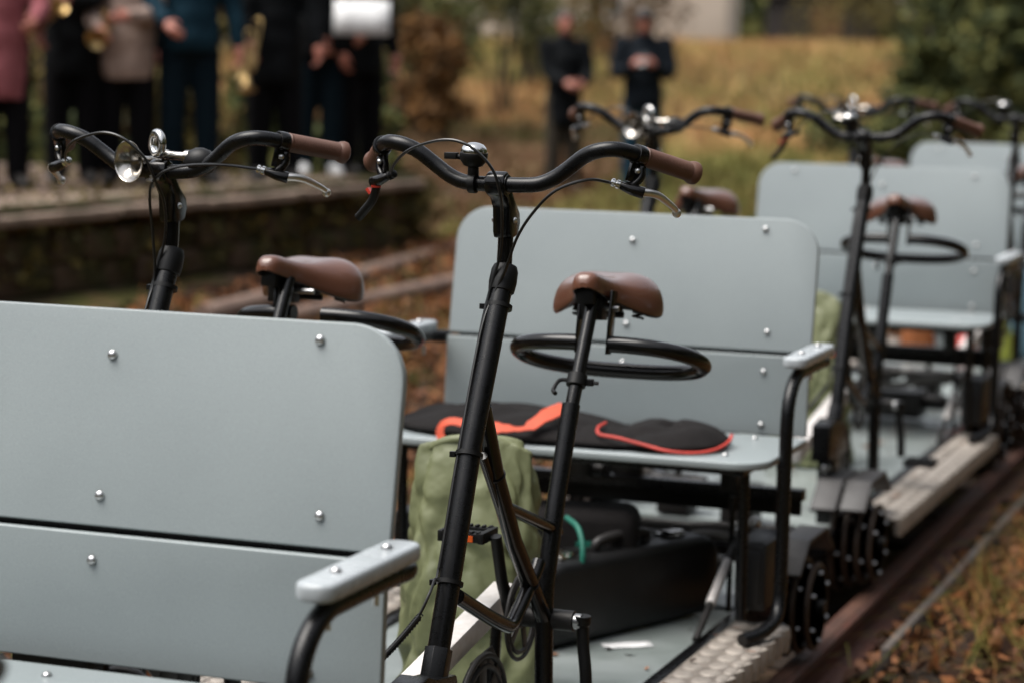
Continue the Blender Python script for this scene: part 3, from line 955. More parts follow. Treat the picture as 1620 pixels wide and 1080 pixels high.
    for sx in (-1, 1):
        tz = 1.04 if s > 0 or sx < 0 else 0.965
        g = G().prism([(-1.262, 0.915), (-1.235, 0.912), (-1.215, 0.94 if tz < 1 else 0.97), (-1.20, tz), (-1.235, tz + 0.005), (-1.25, 0.95 if tz < 1 else 0.98)], (cxb if sx > 0 else cxh) + sx * 0.034 - 0.0025, (cxb if sx > 0 else cxh) + sx * 0.034 + 0.0025, 'YZ')
        part(g, 'hoop_bracket', 'black_gloss', cart, bevel=0.001)
        bolt_at(cart, (0, 0, 0), (0, 0, 1), 0.001) if False else None
    part(G().tube([(cxh - 0.036, -1.212, 1.005), (cxh + 0.044, -1.212, 1.005)], 0.006, 10), 'bracket_bolt', 'zinc', cart)


def wheel(cart, sx, y):
    x0 = sx * 0.455
    w_ = G()
    for k in range(4):
        xx = x0 - sx * 0.065 + sx * k * 0.036
        r = (0.158, 0.142, 0.132, 0.118)[k]
        w_.lathe([(r * 0.3, -0.006), (r - 0.008, -0.008)], (xx, y, 0.08), (1, 0, 0), 32).lathe([(r - 0.008, -0.008), (r, -0.004), (r, 0.004), (r - 0.008, 0.008), (r - 0.012, 0.006)], (xx, y, 0.08), (1, 0, 0), 32, mi=1).lathe([(r - 0.012, 0.006), (r * 0.3, 0.006)], (xx, y, 0.08), (1, 0, 0), 32)
    w_.tube([(x0 - sx * 0.11, y, 0.08), (x0 + sx * 0.07, y, 0.08)], 0.02, 14)
    o = part(w_, 'wheel', ['disc_dark', 'dark_brown_steel'], cart)
    for k in range(4):
        xx = x0 - sx * 0.065 + sx * k * 0.036 + sx * 0.008
        g = G()
        for a in range(6):
            q = R(a * 60 + 10 + 7 * k)
            g.lathe([(0.0075, 0), (0.0075, 0.005), (0.004, 0.010), (0, 0.010)], (xx, y + (0.12, 0.115, 0.105, 0.092)[k] * math.cos(q), 0.08 + (0.12, 0.115, 0.105, 0.092)[k] * math.sin(q)), (sx, 0, 0), 6)
        part(g, 'wheel_bolts', 'bolt_dull', o, top=False)['kind'] = 'stuff'


def make_cart():
    cart = empty('rail_cart', (0, 0, -Z0))
    # bench
    board(cart, 0.779, 1.118, 0.0300, 0.0925, 0.092, 0.003,
          [(-0.3585, 1.0895), (0, 1.046), (0.3585, 1.0895), (-0.383, 0.827), (0, 0.827), (0.383, 0.827)])
    board(cart, 0.565, 0.770, 0.0020, 0.0175, 0.003, 0.006,
          [(-0.383, 0.7274), (0, 0.7274), (0.383, 0.7274), (-0.383, 0.5905), (0.383, 0.5905)])
    part(G().box((0, 0.058, 0.765), (0.96, 0.018, 0.07)), 'seam_rail', 'black_paint', cart, bevel=0.002)
    for x in (-0.383, 0, 0.383):
        g = G().bar((x, 0.026, 0.47), (x, 0.045, 0.725), 0.03, 0.02).bar((x, 0.068, 0.80), (x, 0.110, 1.07), 0.03, 0.02)
        part(g, 'backrest_post', 'black_paint', cart, bevel=0.002)
    g = G().prism(rrect(-0.52, 0.52, -0.492, -0.055, (0.01, 0.01, 0.085, 0.085), 10), 0.553, 0.573, 'XY')
    st = part(g, 'seat_board', 'board', cart, bevel=0.005, bseg=3)
    for x in (-0.40, 0, 0.40):
        for y in (-0.12, -0.40):
            bolt_at(st, (x, y, 0.5731), (0, 0, 1))
    g = G()
    for x in (-0.45, 0.45):
        g.box((x, -0.26, 0.5435), (0.03, 0.41, 0.018))
    for y in (-0.43, -0.09):
        g.box((0, y, 0.543), (0.869, 0.03, 0.017))
    part(g, 'seat_frame', 'black_paint', cart, bevel=0.002)
    for x in (-0.45, 0.45):
        for y in (-0.40, -0.03):
            part(G().tube([(x, y, 0.5345), (x, y, 0.17)], 0.0135, 12), 'seat_leg', 'black_paint', cart)
    for sx in (-1, 1):
        x = 0.545 * sx
        pts = [(x * 0.93, 0.045, 0.765), (x, 0.0, 0.767), (x, -0.06, 0.768), (x, -0.22, 0.768), (x, -0.285, 0.765), (x, -0.335, 0.742), (x, -0.368, 0.70), (x, -0.379, 0.64), (x, -0.383, 0.52), (x, -0.388, 0.30), (x, -0.396, 0.225),
               (x - sx * 0.002, -0.43, 0.185), (x - sx * 0.02, -0.49, 0.165), (x - sx * 0.05, -0.55, 0.158)]
        part(G().tube(sm(pts, 5), 0.0165, 16), 'armrest_tube', 'black_paint', cart)
        g = G().prism(rrect(x - 0.030, x + 0.030, -0.335, -0.004, (0.022, 0.022, 0.024, 0.024), 8), 0.785, 0.813, 'XY')
        o = part(g, 'armrest', 'pad_grey', cart, bevel=0.008, bseg=3)
        for y in (-0.251, -0.076):
            bolt_at(o, (x, y, 0.8132), (0, 0, 1), 0.0085)
        for y in (-0.245, -0.08):
            part(G().tube([(x - sx * 0.015, y, 0.752), (x - sx * 0.015, y, 0.728)], 0.005, 8), 'armrest_screw', 'zinc', cart)
    # platform frame
    for sx in (-1, 1):
        part(G().box((sx * 0.385, -0.97, 0.105), (0.035, 2.9, 0.06)), 'side_rail', 'black_paint', cart, bevel=0.002)
    for y in (-2.36, -1.55, -0.75, -0.16, 0.22, 0.45):
        part(G().box((0, y, 0.085), (0.73, 0.04, 0.04)), 'cross_member', 'black_paint', cart, bevel=0.002)
    part(G().box((0, -1.21, 0.121), (0.76, 2.13, 0.014)), 'floor_panel', 'floor_sheet', cart, bevel=0.001)
    part(G().box((0, 0.17, 0.121), (0.70, 0.54, 0.012)), 'rear_floor_panel', 'floor_sheet', cart, bevel=0.001)
    for a, b, z, r in ((-0.49, 0.49, 0.405, 0.015), ):
        part(G().box((0, 0.06, 0.405), (0.98, 0.04, 0.03)), 'rear_beam', 'black_paint', cart, bevel=0.002)
    part(G().tube([(-0.40, -0.06, 0.325), (0.22, -0.07, 0.322), (0.30, -0.07, 0.33), (0.46, -0.07, 0.33)], 0.013, 12), 'drive_shaft', 'grey_steel', cart)
    part(G().tube(sm([(-0.40, -0.16, 0.285), (0.05, -0.16, 0.285), (0.15, -0.15, 0.29), (0.26, -0.13, 0.315), (0.36, -0.13, 0.318)], 4), 0.013, 12), 'link_rod', 'grey_steel', cart)
    part(G().box((0.08, 0.075, 0.368), (0.80, 0.012, 0.042)), 'rear_panel', 'black_rubber', cart, bevel=0.002)
    g = G().box((0.30, 0.02, 0.505), (0.12, 0.08, 0.035)).box((0.30, 0.03, 0.45), (0.045, 0.05, 0.09)).tube([(0.24, 0.02, 0.495), (0.36, 0.02, 0.495)], 0.020, 14)
    part(g, 'damper_mount', 'dark_metal', cart, bevel=0.003)
    g = G().box((-0.10, 0.0, 0.455), (0.06, 0.06, 0.07)).tube([(-0.16, 0.0, 0.44), (-0.04, 0.0, 0.44)], 0.018, 12)
    part(g, 'hub_box', 'dark_metal', cart, bevel=0.004)
    for yy_, xx_ in ((-2.28, 0.10), (-2.22, -0.12)):
        g = G().box((xx_, yy_, 0.19), (0.10, 0.12, 0.11)).tube([(xx_ - 0.09, yy_, 0.22), (xx_ + 0.09, yy_, 0.22)], 0.03, 14).tube([(xx_, yy_, 0.24), (xx_, yy_, 0.33)], 0.012, 10)
        part(g, 'transmission_box', 'dark_metal', cart, bevel=0.004)
    g = G().box((0.1, 0.0, 0.20), (0.22, 0.16, 0.10)).tube([(-0.01, 0, 0.21), (-0.12, 0, 0.21)], 0.045, 18).tube([(0.21, 0, 0.21), (0.30, 0, 0.21)], 0.03, 14).box((0.1, -0.09, 0.21), (0.1, 0.03, 0.05))
    part(g, 'gearbox', 'dark_metal', cart, bevel=0.004)
    g = G().lathe([(0.05, -0.006), (0.05, 0.006)], (-0.18, -0.02, 0.26), (1, 0, 0), 28).lathe([(0.02, -0.02), (0.02, 0.02)], (-0.18, -0.02, 0.26), (1, 0, 0), 16)
    part(g, 'sprocket', 'dark_metal', cart)
    # step plates: pressed aluminium tread with rows of raised teeth and a toothed skirt
    for sx in (-1, 1):
        x0, x1 = 0.408, 0.545
        xm = sx * (x0 + x1) / 2
        g = G().box((xm, -1.19, 0.139), (x1 - x0, 1.80, 0.004)).box((sx * (x1 - 0.002), -1.19, 0.112), (0.004, 1.80, 0.05)).box((sx * (x0 + 0.002), -1.19, 0.118), (0.004, 1.80, 0.038))
        sp = part(g, 'step_plate', 'tread_alu', cart, bevel=0.001)
        g = G()
        k = 0
        y = -2.07
        while y < -0.31:
            for xo, yo, ry in ((0.031, 0.0, 0.030), (0.083, 0.036, 0.030), (0.122, 0.0, 0.030)):
                yy = y + yo
                xx = sx * (x0 + xo)
                rx = 0.0235 if xo < 0.1 else 0.0145
                vs_, n_ = [], 12
                for rr, zz in ((1.0, 0.141), (0.85, 0.1440), (0.4, 0.1448)):
                    vs_ += [(xx + rx * rr * math.cos(2 * math.pi * q / n_), yy + ry * rr * math.sin(2 * math.pi * q / n_), zz) for q in range(n_)]
                g.add(vs_, [(r_ * n_ + q, r_ * n_ + (q + 1) % n_, (r_ + 1) * n_ + (q + 1) % n_, (r_ + 1) * n_ + q) for r_ in range(2) for q in range(n_)] + [tuple(2 * n_ + q for q in range(n_))])
            g.tube([(sx * (x1 - 0.006), y, 0.141), (sx * (x1 - 0.002), y, 0.125), (sx * (x1 - 0.002), y, 0.088)], [0.022, 0.020, 0.015], 10)
            y += 0.072
        o = part(g, 'tread_teeth', 'tread_worn', sp, top=False)
        o['kind'] = 'stuff'
        # wheel guards, boxes
        for y, hh in ((-2.17, 0.282), (0.20, 0.275)):
            wheel(cart, sx, y)
            for q, xa in ((0, 0.333), (1, 0.418)):
                yo = 0.0 + 0.02 * q
                poly = [(y - 0.20 + yo, hh - 0.075), (y - 0.10 + yo, hh), (y + 0.10 + yo, hh), (y + 0.19 + yo, hh - 0.07), (y + 0.185 + yo, hh - 0.082), (y + 0.095 + yo, hh - 0.012), (y - 0.095 + yo, hh - 0.012), (y - 0.195 + yo, hh - 0.087)]
                g = G().prism(poly, sx * xa, sx * (xa + 0.078), 'YZ')
                part(g, 'wheel_guard', 'guard_grey', cart, bevel=0.003)
        g = G().box((sx * 0.4575, -0.25, 0.268), (0.08, 0.20, 0.17))
        bx_ = part(g, 'battery_box', 'case_black', cart, bevel=0.008)
        part(G().box((sx * 0.4575, -0.3535, 0.268), (0.055, 0.006, 0.13)), 'box_lid', 'case_black', bx_, bevel=0.002, top=False)
    # brake strut with bright sleeve on the right
    a, b = Vector((0.375, -0.15, 0.335)), Vector((0.372, -0.52, 0.14))
    part(G().tube([a, b], 0.009, 10), 'brake_strut', 'dark_metal', cart)
    part(G().tube([a.lerp(b, 0.28), a.lerp(b, 0.68)], 0.0125, 12), 'strut_sleeve', 'raw_alu', cart, bevel=0.001)
    g = G().tube([a + Vector((-0.02, 0.03, 0.01)), a + Vector((0.03, 0.04, 0.02))], 0.011, 10).ball(a + Vector((0.03, 0.04, 0.022)), 0.016).ball(a, 0.014).box(a + Vector((0.0, 0.02, -0.03)), (0.03, 0.03, 0.04))
    part(g, 'brake_joint', 'zinc', cart)
    part(G().tube([(0.365, -0.20, 0.14), (0.36, -0.17, 0.40)], 0.007, 8), 'brake_rod', 'black_paint', cart)
    part(G().tube([(0.36, -0.17, 0.39), (0.36, -0.168, 0.43)], 0.010, 10), 'rod_knob', 'black_rubber', cart)
    # drive parts seen below the backrest
    g = G().box((-0.115, 0.075, 0.46), (0.14, 0.008, 0.18))
    pb = part(g, 'perforated_bracket', 'dark_metal', cart, bevel=0.001)
    for hx, hz in ((-0.16, 0.525), (-0.115, 0.515), (-0.07, 0.525), (-0.14, 0.49), (-0.09, 0.485)):
        part(G().lathe([(0.010, 0), (0.010, 0.003), (0.006, 0.003), (0.006, 0.001)], (hx, 0.0705, hz), (0, -1, 0), 14), 'ring_nut', 'chrome' if hx == -0.115 else 'black_rubber', pb, top=False)
    g = G().tube(sm([(-0.04, 0.085, 0.50), (0.0, 0.08, 0.53), (0.05, 0.085, 0.52), (0.07, 0.09, 0.46)], 4), 0.012, 10).box((0.0, 0.09, 0.44), (0.08, 0.03, 0.10)).tube([(0.03, 0.08, 0.50), (0.09, 0.08, 0.51)], 0.016, 12)
    part(g, 'cable_box', 'dark_metal', cart, bevel=0.002)
    part(G().box((0, 0.62, 0.02), (0.06, 0.42, 0.05)), 'coupling_bar', 'black_paint', cart, bevel=0.003)
    part(G().box((0, -2.45, 0.02), (0.09, 0.16, 0.07)), 'buffer', 'black_rubber', cart, bevel=0.004)
    bicycle(cart, 1, True)
    bicycle(cart, -1, False)
    return cart


cart = make_cart()
CHMAP = {}
for o in bpy.data.objects:
    if o.parent is not None:
        CHMAP.setdefault(o.parent.name, []).append(o)
cart.location = (0, 0, -Z0)
tag(cart, 'middle rail cart with black jackets on its grey bench and sharply seen bicycle', 'rail cart', 'grey bench rail carts in a row on the track')
for (x, y, rz, lab) in ((0.002, -2.712, -0.0024, 'nearest rail cart whose big grey backrest fills the lower left'),
                        (-0.0166, 3.2816, -0.0046, 'third rail cart from the front, its empty bench behind the bicycle at right'),
                        (0.0173, 6.224, -0.0134, 'farthest rail cart of the row, blurred and cut off at the right edge')):
    c = copy_tree(cart)
    c.location = (x, y, -Z0)
    c.rotation_euler = (0, 0, rz)
    c['label'] = lab


# fallen leaves and crumbs of soil on the decks
P_ = []
for y0_ in (0, 3.28, 6.22):
    q = np.stack([rng.uniform(-0.36, 0.36, 70), rng.uniform(-2.2, -0.2, 70) + y0_, np.full(70, 0.1335)], 1)
    P_.append(q)
    q = np.stack([rng.uniform(0.41, 0.54, 14), rng.uniform(-2.0, -0.4, 14) + y0_, np.full(14, 0.151)], 1)
    P_.append(q)
    q = np.stack([rng.uniform(-0.34, 0.34, 12), rng.uniform(-0.08, 0.40, 12) + y0_, np.full(12, 0.131)], 1)
    P_.append(q)
o = fast_mesh('fallen_leaves', *leaf_quads(np.concatenate(P_), 0.012, 0.93), 'litter')
o['kind'] = 'stuff'

# ------------------------------------------------------------------ luggage
def dry_bag(loc, rz, hw, hd, h, label, seed, group='green dry bags standing between the bicycles'):
    t = empty('dry_bag', loc, rz)
    tag(t, label, 'bag', group)
    rnd = random.Random(seed)
    g = G()
    n, m_ = 72, 48
    vs = []
    for j in range(m_ + 1):
        v = j / m_
        z = v * h
        k = 1.03 - 0.26 * v ** 2
        dpt = hd * (1 - 0.80 * v ** 2.2)
        for i in range(n):
            a = 2 * math.pi * i / n
            ca, sa = math.cos(a), math.sin(a)
            e = 0.80
            x = hw * k * abs(ca) ** e * (1 if ca > 0 else -1)
            y = dpt * abs(sa) ** e * (1 if sa > 0 else -1)
            q = Vector((ca * 1.3, sa * 1.3, z * 6 + seed * 1.7))
            q2 = Vector((ca * 2.1 + z * 3, sa * 2.1, z * 9 + seed))
            r1 = 1 - min(1, abs(noise.noise(q)) * 4.5)
            r2 = 1 - min(1, abs(noise.noise(q2 + Vector((7, 1, 3)))) * 6)
            f = 1 + 0.12 * noise.noise(q * 0.8 + Vector((3, 3, 3))) - 0.15 * r1 - 0.11 * r2 + 0.03 * noise.noise(q2 * 2)
            edge = abs(ca) ** 3 * max(0, v - 0.75) / 0.25
            vs.append((x * f, y * f, z - 0.05 * edge * h + 0.012 * noise.noise(q2)))
    fs = [(j * n + i, j * n + (i + 1) % n, (j + 1) * n + (i + 1) % n, (j + 1) * n + i) for j in range(m_) for i in range(n)]
    fs.append(tuple(range(n))[::-1])
    vs.append((0, 0, h * 0.985))
    top = len(vs) - 1
    fs += [(m_ * n + i, m_ * n + (i + 1) % n, top) for i in range(n)]
    g.add(vs, fs)
    o = g.build('bag_body', 'drybag', t, ang=180)
    md = o.modifiers.new('s', 'SUBSURF')
    md.levels = md.render_levels = 1
    g = G().tube(sm([(-hw * 0.60, -hd * .10, h * 0.945), (-hw * 0.3, -hd * 0.16, h * 0.985), (hw * 0.25, -hd * 0.12, h * 0.99), (hw * 0.58, -hd * .05, h * 0.95)], 4), [0.006] + [0.011] * 11 + [0.006], 10)
    g.build('rolled_top', 'drybag', t)
    return t


dry_bag((0.045, -1.15, 0.13), R(8), 0.168, 0.14, 0.575, 'olive green dry bag behind the front tube of the middle bicycle', 3)
dry_bag((0.01, 2.13, 0.13), R(-6), 0.15, 0.13, 0.60, 'blurred green dry bag just right of the middle bench backrest', 9)

# hard instrument case
t = empty('instrument_case', (0.205, -0.465, 0.13), math.atan2(-(0.33 - 0.085), (-0.2 + 0.74)))
tag(t, 'black hard instrument case lying on the cart floor under the bench', 'case')
g = G().prism(rrect(-0.32, 0.32, 0.004, 0.205, (0.065, 0.065, 0.05, 0.05), 8), -0.15, 0.0, 'YZ')
g.build('case_shell', 'case_black', t, bevel=0.024, bseg=4)
g = G().prism(rrect(-0.323, 0.323, 0.001, 0.208, (0.067, 0.067, 0.05, 0.05), 8), -0.078, -0.070, 'YZ')
g.build('case_seam', 'black_rubber', t, bevel=0.002)
g = G().tube(sm([(-0.06, -0.09, 0.200), (-0.055, -0.085, 0.228), (-0.05, 0.0, 0.238), (-0.055, 0.085, 0.228), (-0.06, 0.09, 0.200)], 5), 0.012, 10)
g.build('handle', 'guard_grey', t)
for y in (-0.21, 0.19):
    G().box((-0.066, y, 0.2095), (0.065, 0.055, 0.006)).box((-0.055, y - 0.014, 0.216), (0.036, 0.018, 0.011)).box((-0.055, y + 0.014, 0.216), (0.036, 0.018, 0.011)).build('latch', 'chrome', t, bevel=0.001)

# black bag with teal strap
t = empty('shoulder_bag', (0.03, -0.40, 0.13), R(14))
tag(t, 'black cloth bag with teal green strap beside the instrument case', 'bag')
g = G().prism(rrect(-0.15, 0.15, 0.0, 0.29, (0.04, 0.05, 0.03, 0.03), 6), -0.09, 0.09, 'XZ')
o = g.build('bag_body', 'fabric_black', t, bevel=0.03, bseg=4)
g = G().tube(sm([(-0.02, -0.14, 0.285), (0.015, -0.20, 0.27), (0.03, -0.24, 0.22), (0.02, -0.24, 0.17), (-0.02, -0.22, 0.16)], 5), 0.007, 8)
g.build('strap', 'teal_strap', t)
g = G().prism(rrect(0.0, 0.06, 0.20, 0.218, (0.005,) * 4, 3), -0.095, -0.091, 'XZ')
g.build('pocket_trim', 'teal_strap', t)

# paper scrap on the floor panel
g = G()
pv = []
for j in range(4):
    for i in range(6):
        pv.append((-0.06 + i * 0.024 + 0.004 * noise.noise(Vector((i, j, 2))), -0.025 + j * 0.017, 0.0015 + 0.006 * abs(noise.noise(Vector((i * 0.7, j * 0.7, 1))))))
g.add(pv, [(j * 6 + i, j * 6 + i + 1, (j + 1) * 6 + i + 1, (j + 1) * 6 + i) for j in range(3) for i in range(5)])
o = g.build('paper_scrap', 'paper', None, loc=(0.225, -0.60, 0.129))
o.rotation_euler = (0, 0, R(35))
md = o.modifiers.new('t', 'SOLIDIFY')
md.thickness = 0.0006
tag(o, 'small crumpled white paper scrap on the cart floor', 'paper')


def soft(name, loc, rz, hx, hy, h, label, cat, seed, mt='fabric_black', group=None, lump=0.25, extra=None):
    t = empty(name, loc, rz)
    tag(t, label, cat, group)
    n, m_ = 36, 9
    vs = []
    for j in range(m_ + 1):
        rr = j / m_
        for i in range(n):
            a = 2 * math.pi * i / n
            ca, sa = math.cos(a), math.sin(a)
            x = hx * rr * abs(ca) ** 0.8 * (1 if ca > 0 else -1)
            y = hy * rr * abs(sa) ** 0.8 * (1 if sa > 0 else -1)
            z = h * (1 - rr ** 3) ** 0.6
            z *= 1 + lump * noise.noise(Vector((x * 7, y * 7, seed)))
            z += 0.006 * noise.noise(Vector((x * 25, y * 25, seed))) - 0.014 * max(0, 1 - abs(noise.noise(Vector((x * 5, y * 12, seed + 4)))) * 7)
            vs.append((x, y, max(z, 0) + 0.006 * (1 - rr)))
    fs = [(j * n + i, j * n + (i + 1) % n, (j + 1) * n + (i + 1) % n, (j + 1) * n + i) for j in range(m_) for i in range(n)]
    base = len(vs)
    for i in range(n):
        vs.append((vs[m_ * n + i][0] * 0.97, vs[m_ * n + i][1] * 0.97, 0.0))
    # drop edge to the base
    fs += [(m_ * n + i, m_ * n + (i + 1) % n, base + (i + 1) % n, base + i) for i in range(n)]
    fs.append(tuple(base + i for i in range(n))[::-1])
    for i in range(n):
        x, y, z = vs[m_ * n + i]
        vs[m_ * n + i] = (x * 1.0, y, 0.014)
    g = G().add(vs, fs)
    o = g.build('body', mt, t, ang=180)
    md = o.modifiers.new('s', 'SUBSURF')
    md.levels = md.render_levels = 1
    return t


SZ = 0.573
t = soft('folded_jacket', (-0.18, -0.29, SZ + 0.001), R(-4), 0.335, 0.19, 0.062, 'flat black folded jacket with wide orange strap, left on the middle bench', 'jacket', 1, group='black jackets on the middle bench')
# orange strap lying over the front of it
def ribbon(pts, wd, name, mt, parent, th=0.002):
    P_ = [Vector(p) for p in pts]
    g = G()
    vs = []
    for i, p in enumerate(P_):
        tdir = (P_[min(i + 1, len(P_) - 1)] - P_[max(i - 1, 0)]).normalized()
        nrm = Vector((0.05, -0.75, 0.65)).normalized()
        sd_ = tdir.cross(nrm).normalized()
        w2 = wd[i] if isinstance(wd, list) else wd
        vs += [p - sd_ * w2 + nrm * th, p + sd_ * w2 + nrm * th, p + sd_ * w2 - nrm * th, p - sd_ * w2 - nrm * th]
    fs = []
    for i in range(len(P_) - 1):
        for k in range(4):
            fs.append((i * 4 + k, i * 4 + (k + 1) % 4, (i + 1) * 4 + (k + 1) % 4, (i + 1) * 4 + k))
    fs += [(0, 1, 2, 3), tuple(len(vs) - 4 + k for k in range(4))]
    g.add(vs, fs)
    return g.build(name, mt, parent)


ribbon(sm([(0.165, -0.075, 0.086), (0.14, -0.135, 0.071), (0.105, -0.185, 0.042), (0.05, -0.20, 0.040), (-0.01, -0.205, 0.036), (-0.05, -0.208, 0.03)], 4), [0.021] * 5 + [0.016] * 3 + [0.006] * 3 + [0.011] * 2 + [0.017] * 20, 'strap', 'orange_strap', t)
ribbon(sm([(-0.05, -0.208, 0.045), (-0.085, -0.208, 0.048), (-0.112, -0.206, 0.036), (-0.115, -0.212, 0.010), (-0.09, -0.216, -0.008), (-0.06, -0.216, -0.006)], 4), 0.010, 'strap_loop', 'orange_strap', t)
t = soft('folded_jacket', (0.235, -0.30, SZ + 0.001), R(6), 0.145, 0.16, 0.052, 'black folded jacket with thin red piping, right on the middle bench', 'jacket', 5, group='black jackets on the middle bench')
g = G().tube(sm([(-0.155, -0.07, 0.055), (-0.165, -0.11, 0.048), (-0.155, -0.135, 0.036), (-0.11, -0.145, 0.032), (-0.05, -0.155, 0.022), (0.02, -0.166, 0.010), (0.08, -0.15, 0.006), (0.125, -0.11, 0.010), (0.146, -0.03, 0.018), (0.145, 0.03, 0.026)], 5), 0.0042, 8)
g.build('piping', 'red_piping', t)
t = soft('folded_jacket', (0.065, -0.34, SZ + 0.001), R(0), 0.16, 0.13, 0.040, 'low black cloth roll lying between the two jackets on the bench', 'jacket', 8, group='black jackets on the middle bench')

# coloured bags on the farthest cart floor
for (x, y, c, hx, h, lab) in ((-0.22, 5.3, 'orange_cloth', 0.09, 0.20, 'orange bag on the far cart floor seen under the third bench'),
                              (0.0, 5.35, 'red_piping', 0.06, 0.12, 'small red bag on the far cart floor seen under the third bench'),
                              (0.17, 5.3, 'lime_cloth', 0.07, 0.20, 'lime yellow bag on the far cart floor seen under the third bench'),
                              (0.26, 5.55, 'blue_cloth', 0.10, 0.40, 'pale blue bag on the far cart floor seen under the third bench')):
    soft('cloth_bag', (x, y, 0.13), 0.3, hx, 0.10, h, lab, 'bag', x * 9, c, 'coloured bags on the far cart')


# ------------------------------------------------------------------ people
def limb(g, pts, rs, seg=12, sub=3, mi=0):
    P_ = sm(pts, sub)
    rr = []
    for i in range(len(pts) - 1):
        for k in range(sub):
            rr.append(rs[i] + (rs[i + 1] - rs[i]) * k / sub)
    rr.append(rs[-1])
    g.tube(P_, rr, seg, mi)
    g.ball(P_[0], rr[0], mi)
    g.ball(P_[-1], rr[-1], mi)


def remesh(o, vox, it=3):
    md = o.modifiers.new('r', 'REMESH')
    md.mode = 'VOXEL'
    md.voxel_size = vox
    md.use_smooth_shade = True
    s2 = o.modifiers.new('s', 'SMOOTH')
    s2.iterations = it
    s2.factor = 0.5
    dg = bpy.context.evaluated_depsgraph_get()
    me = bpy.data.meshes.new_from_object(o.evaluated_get(dg))
    o.modifiers.clear()
    o.data = me
    return o


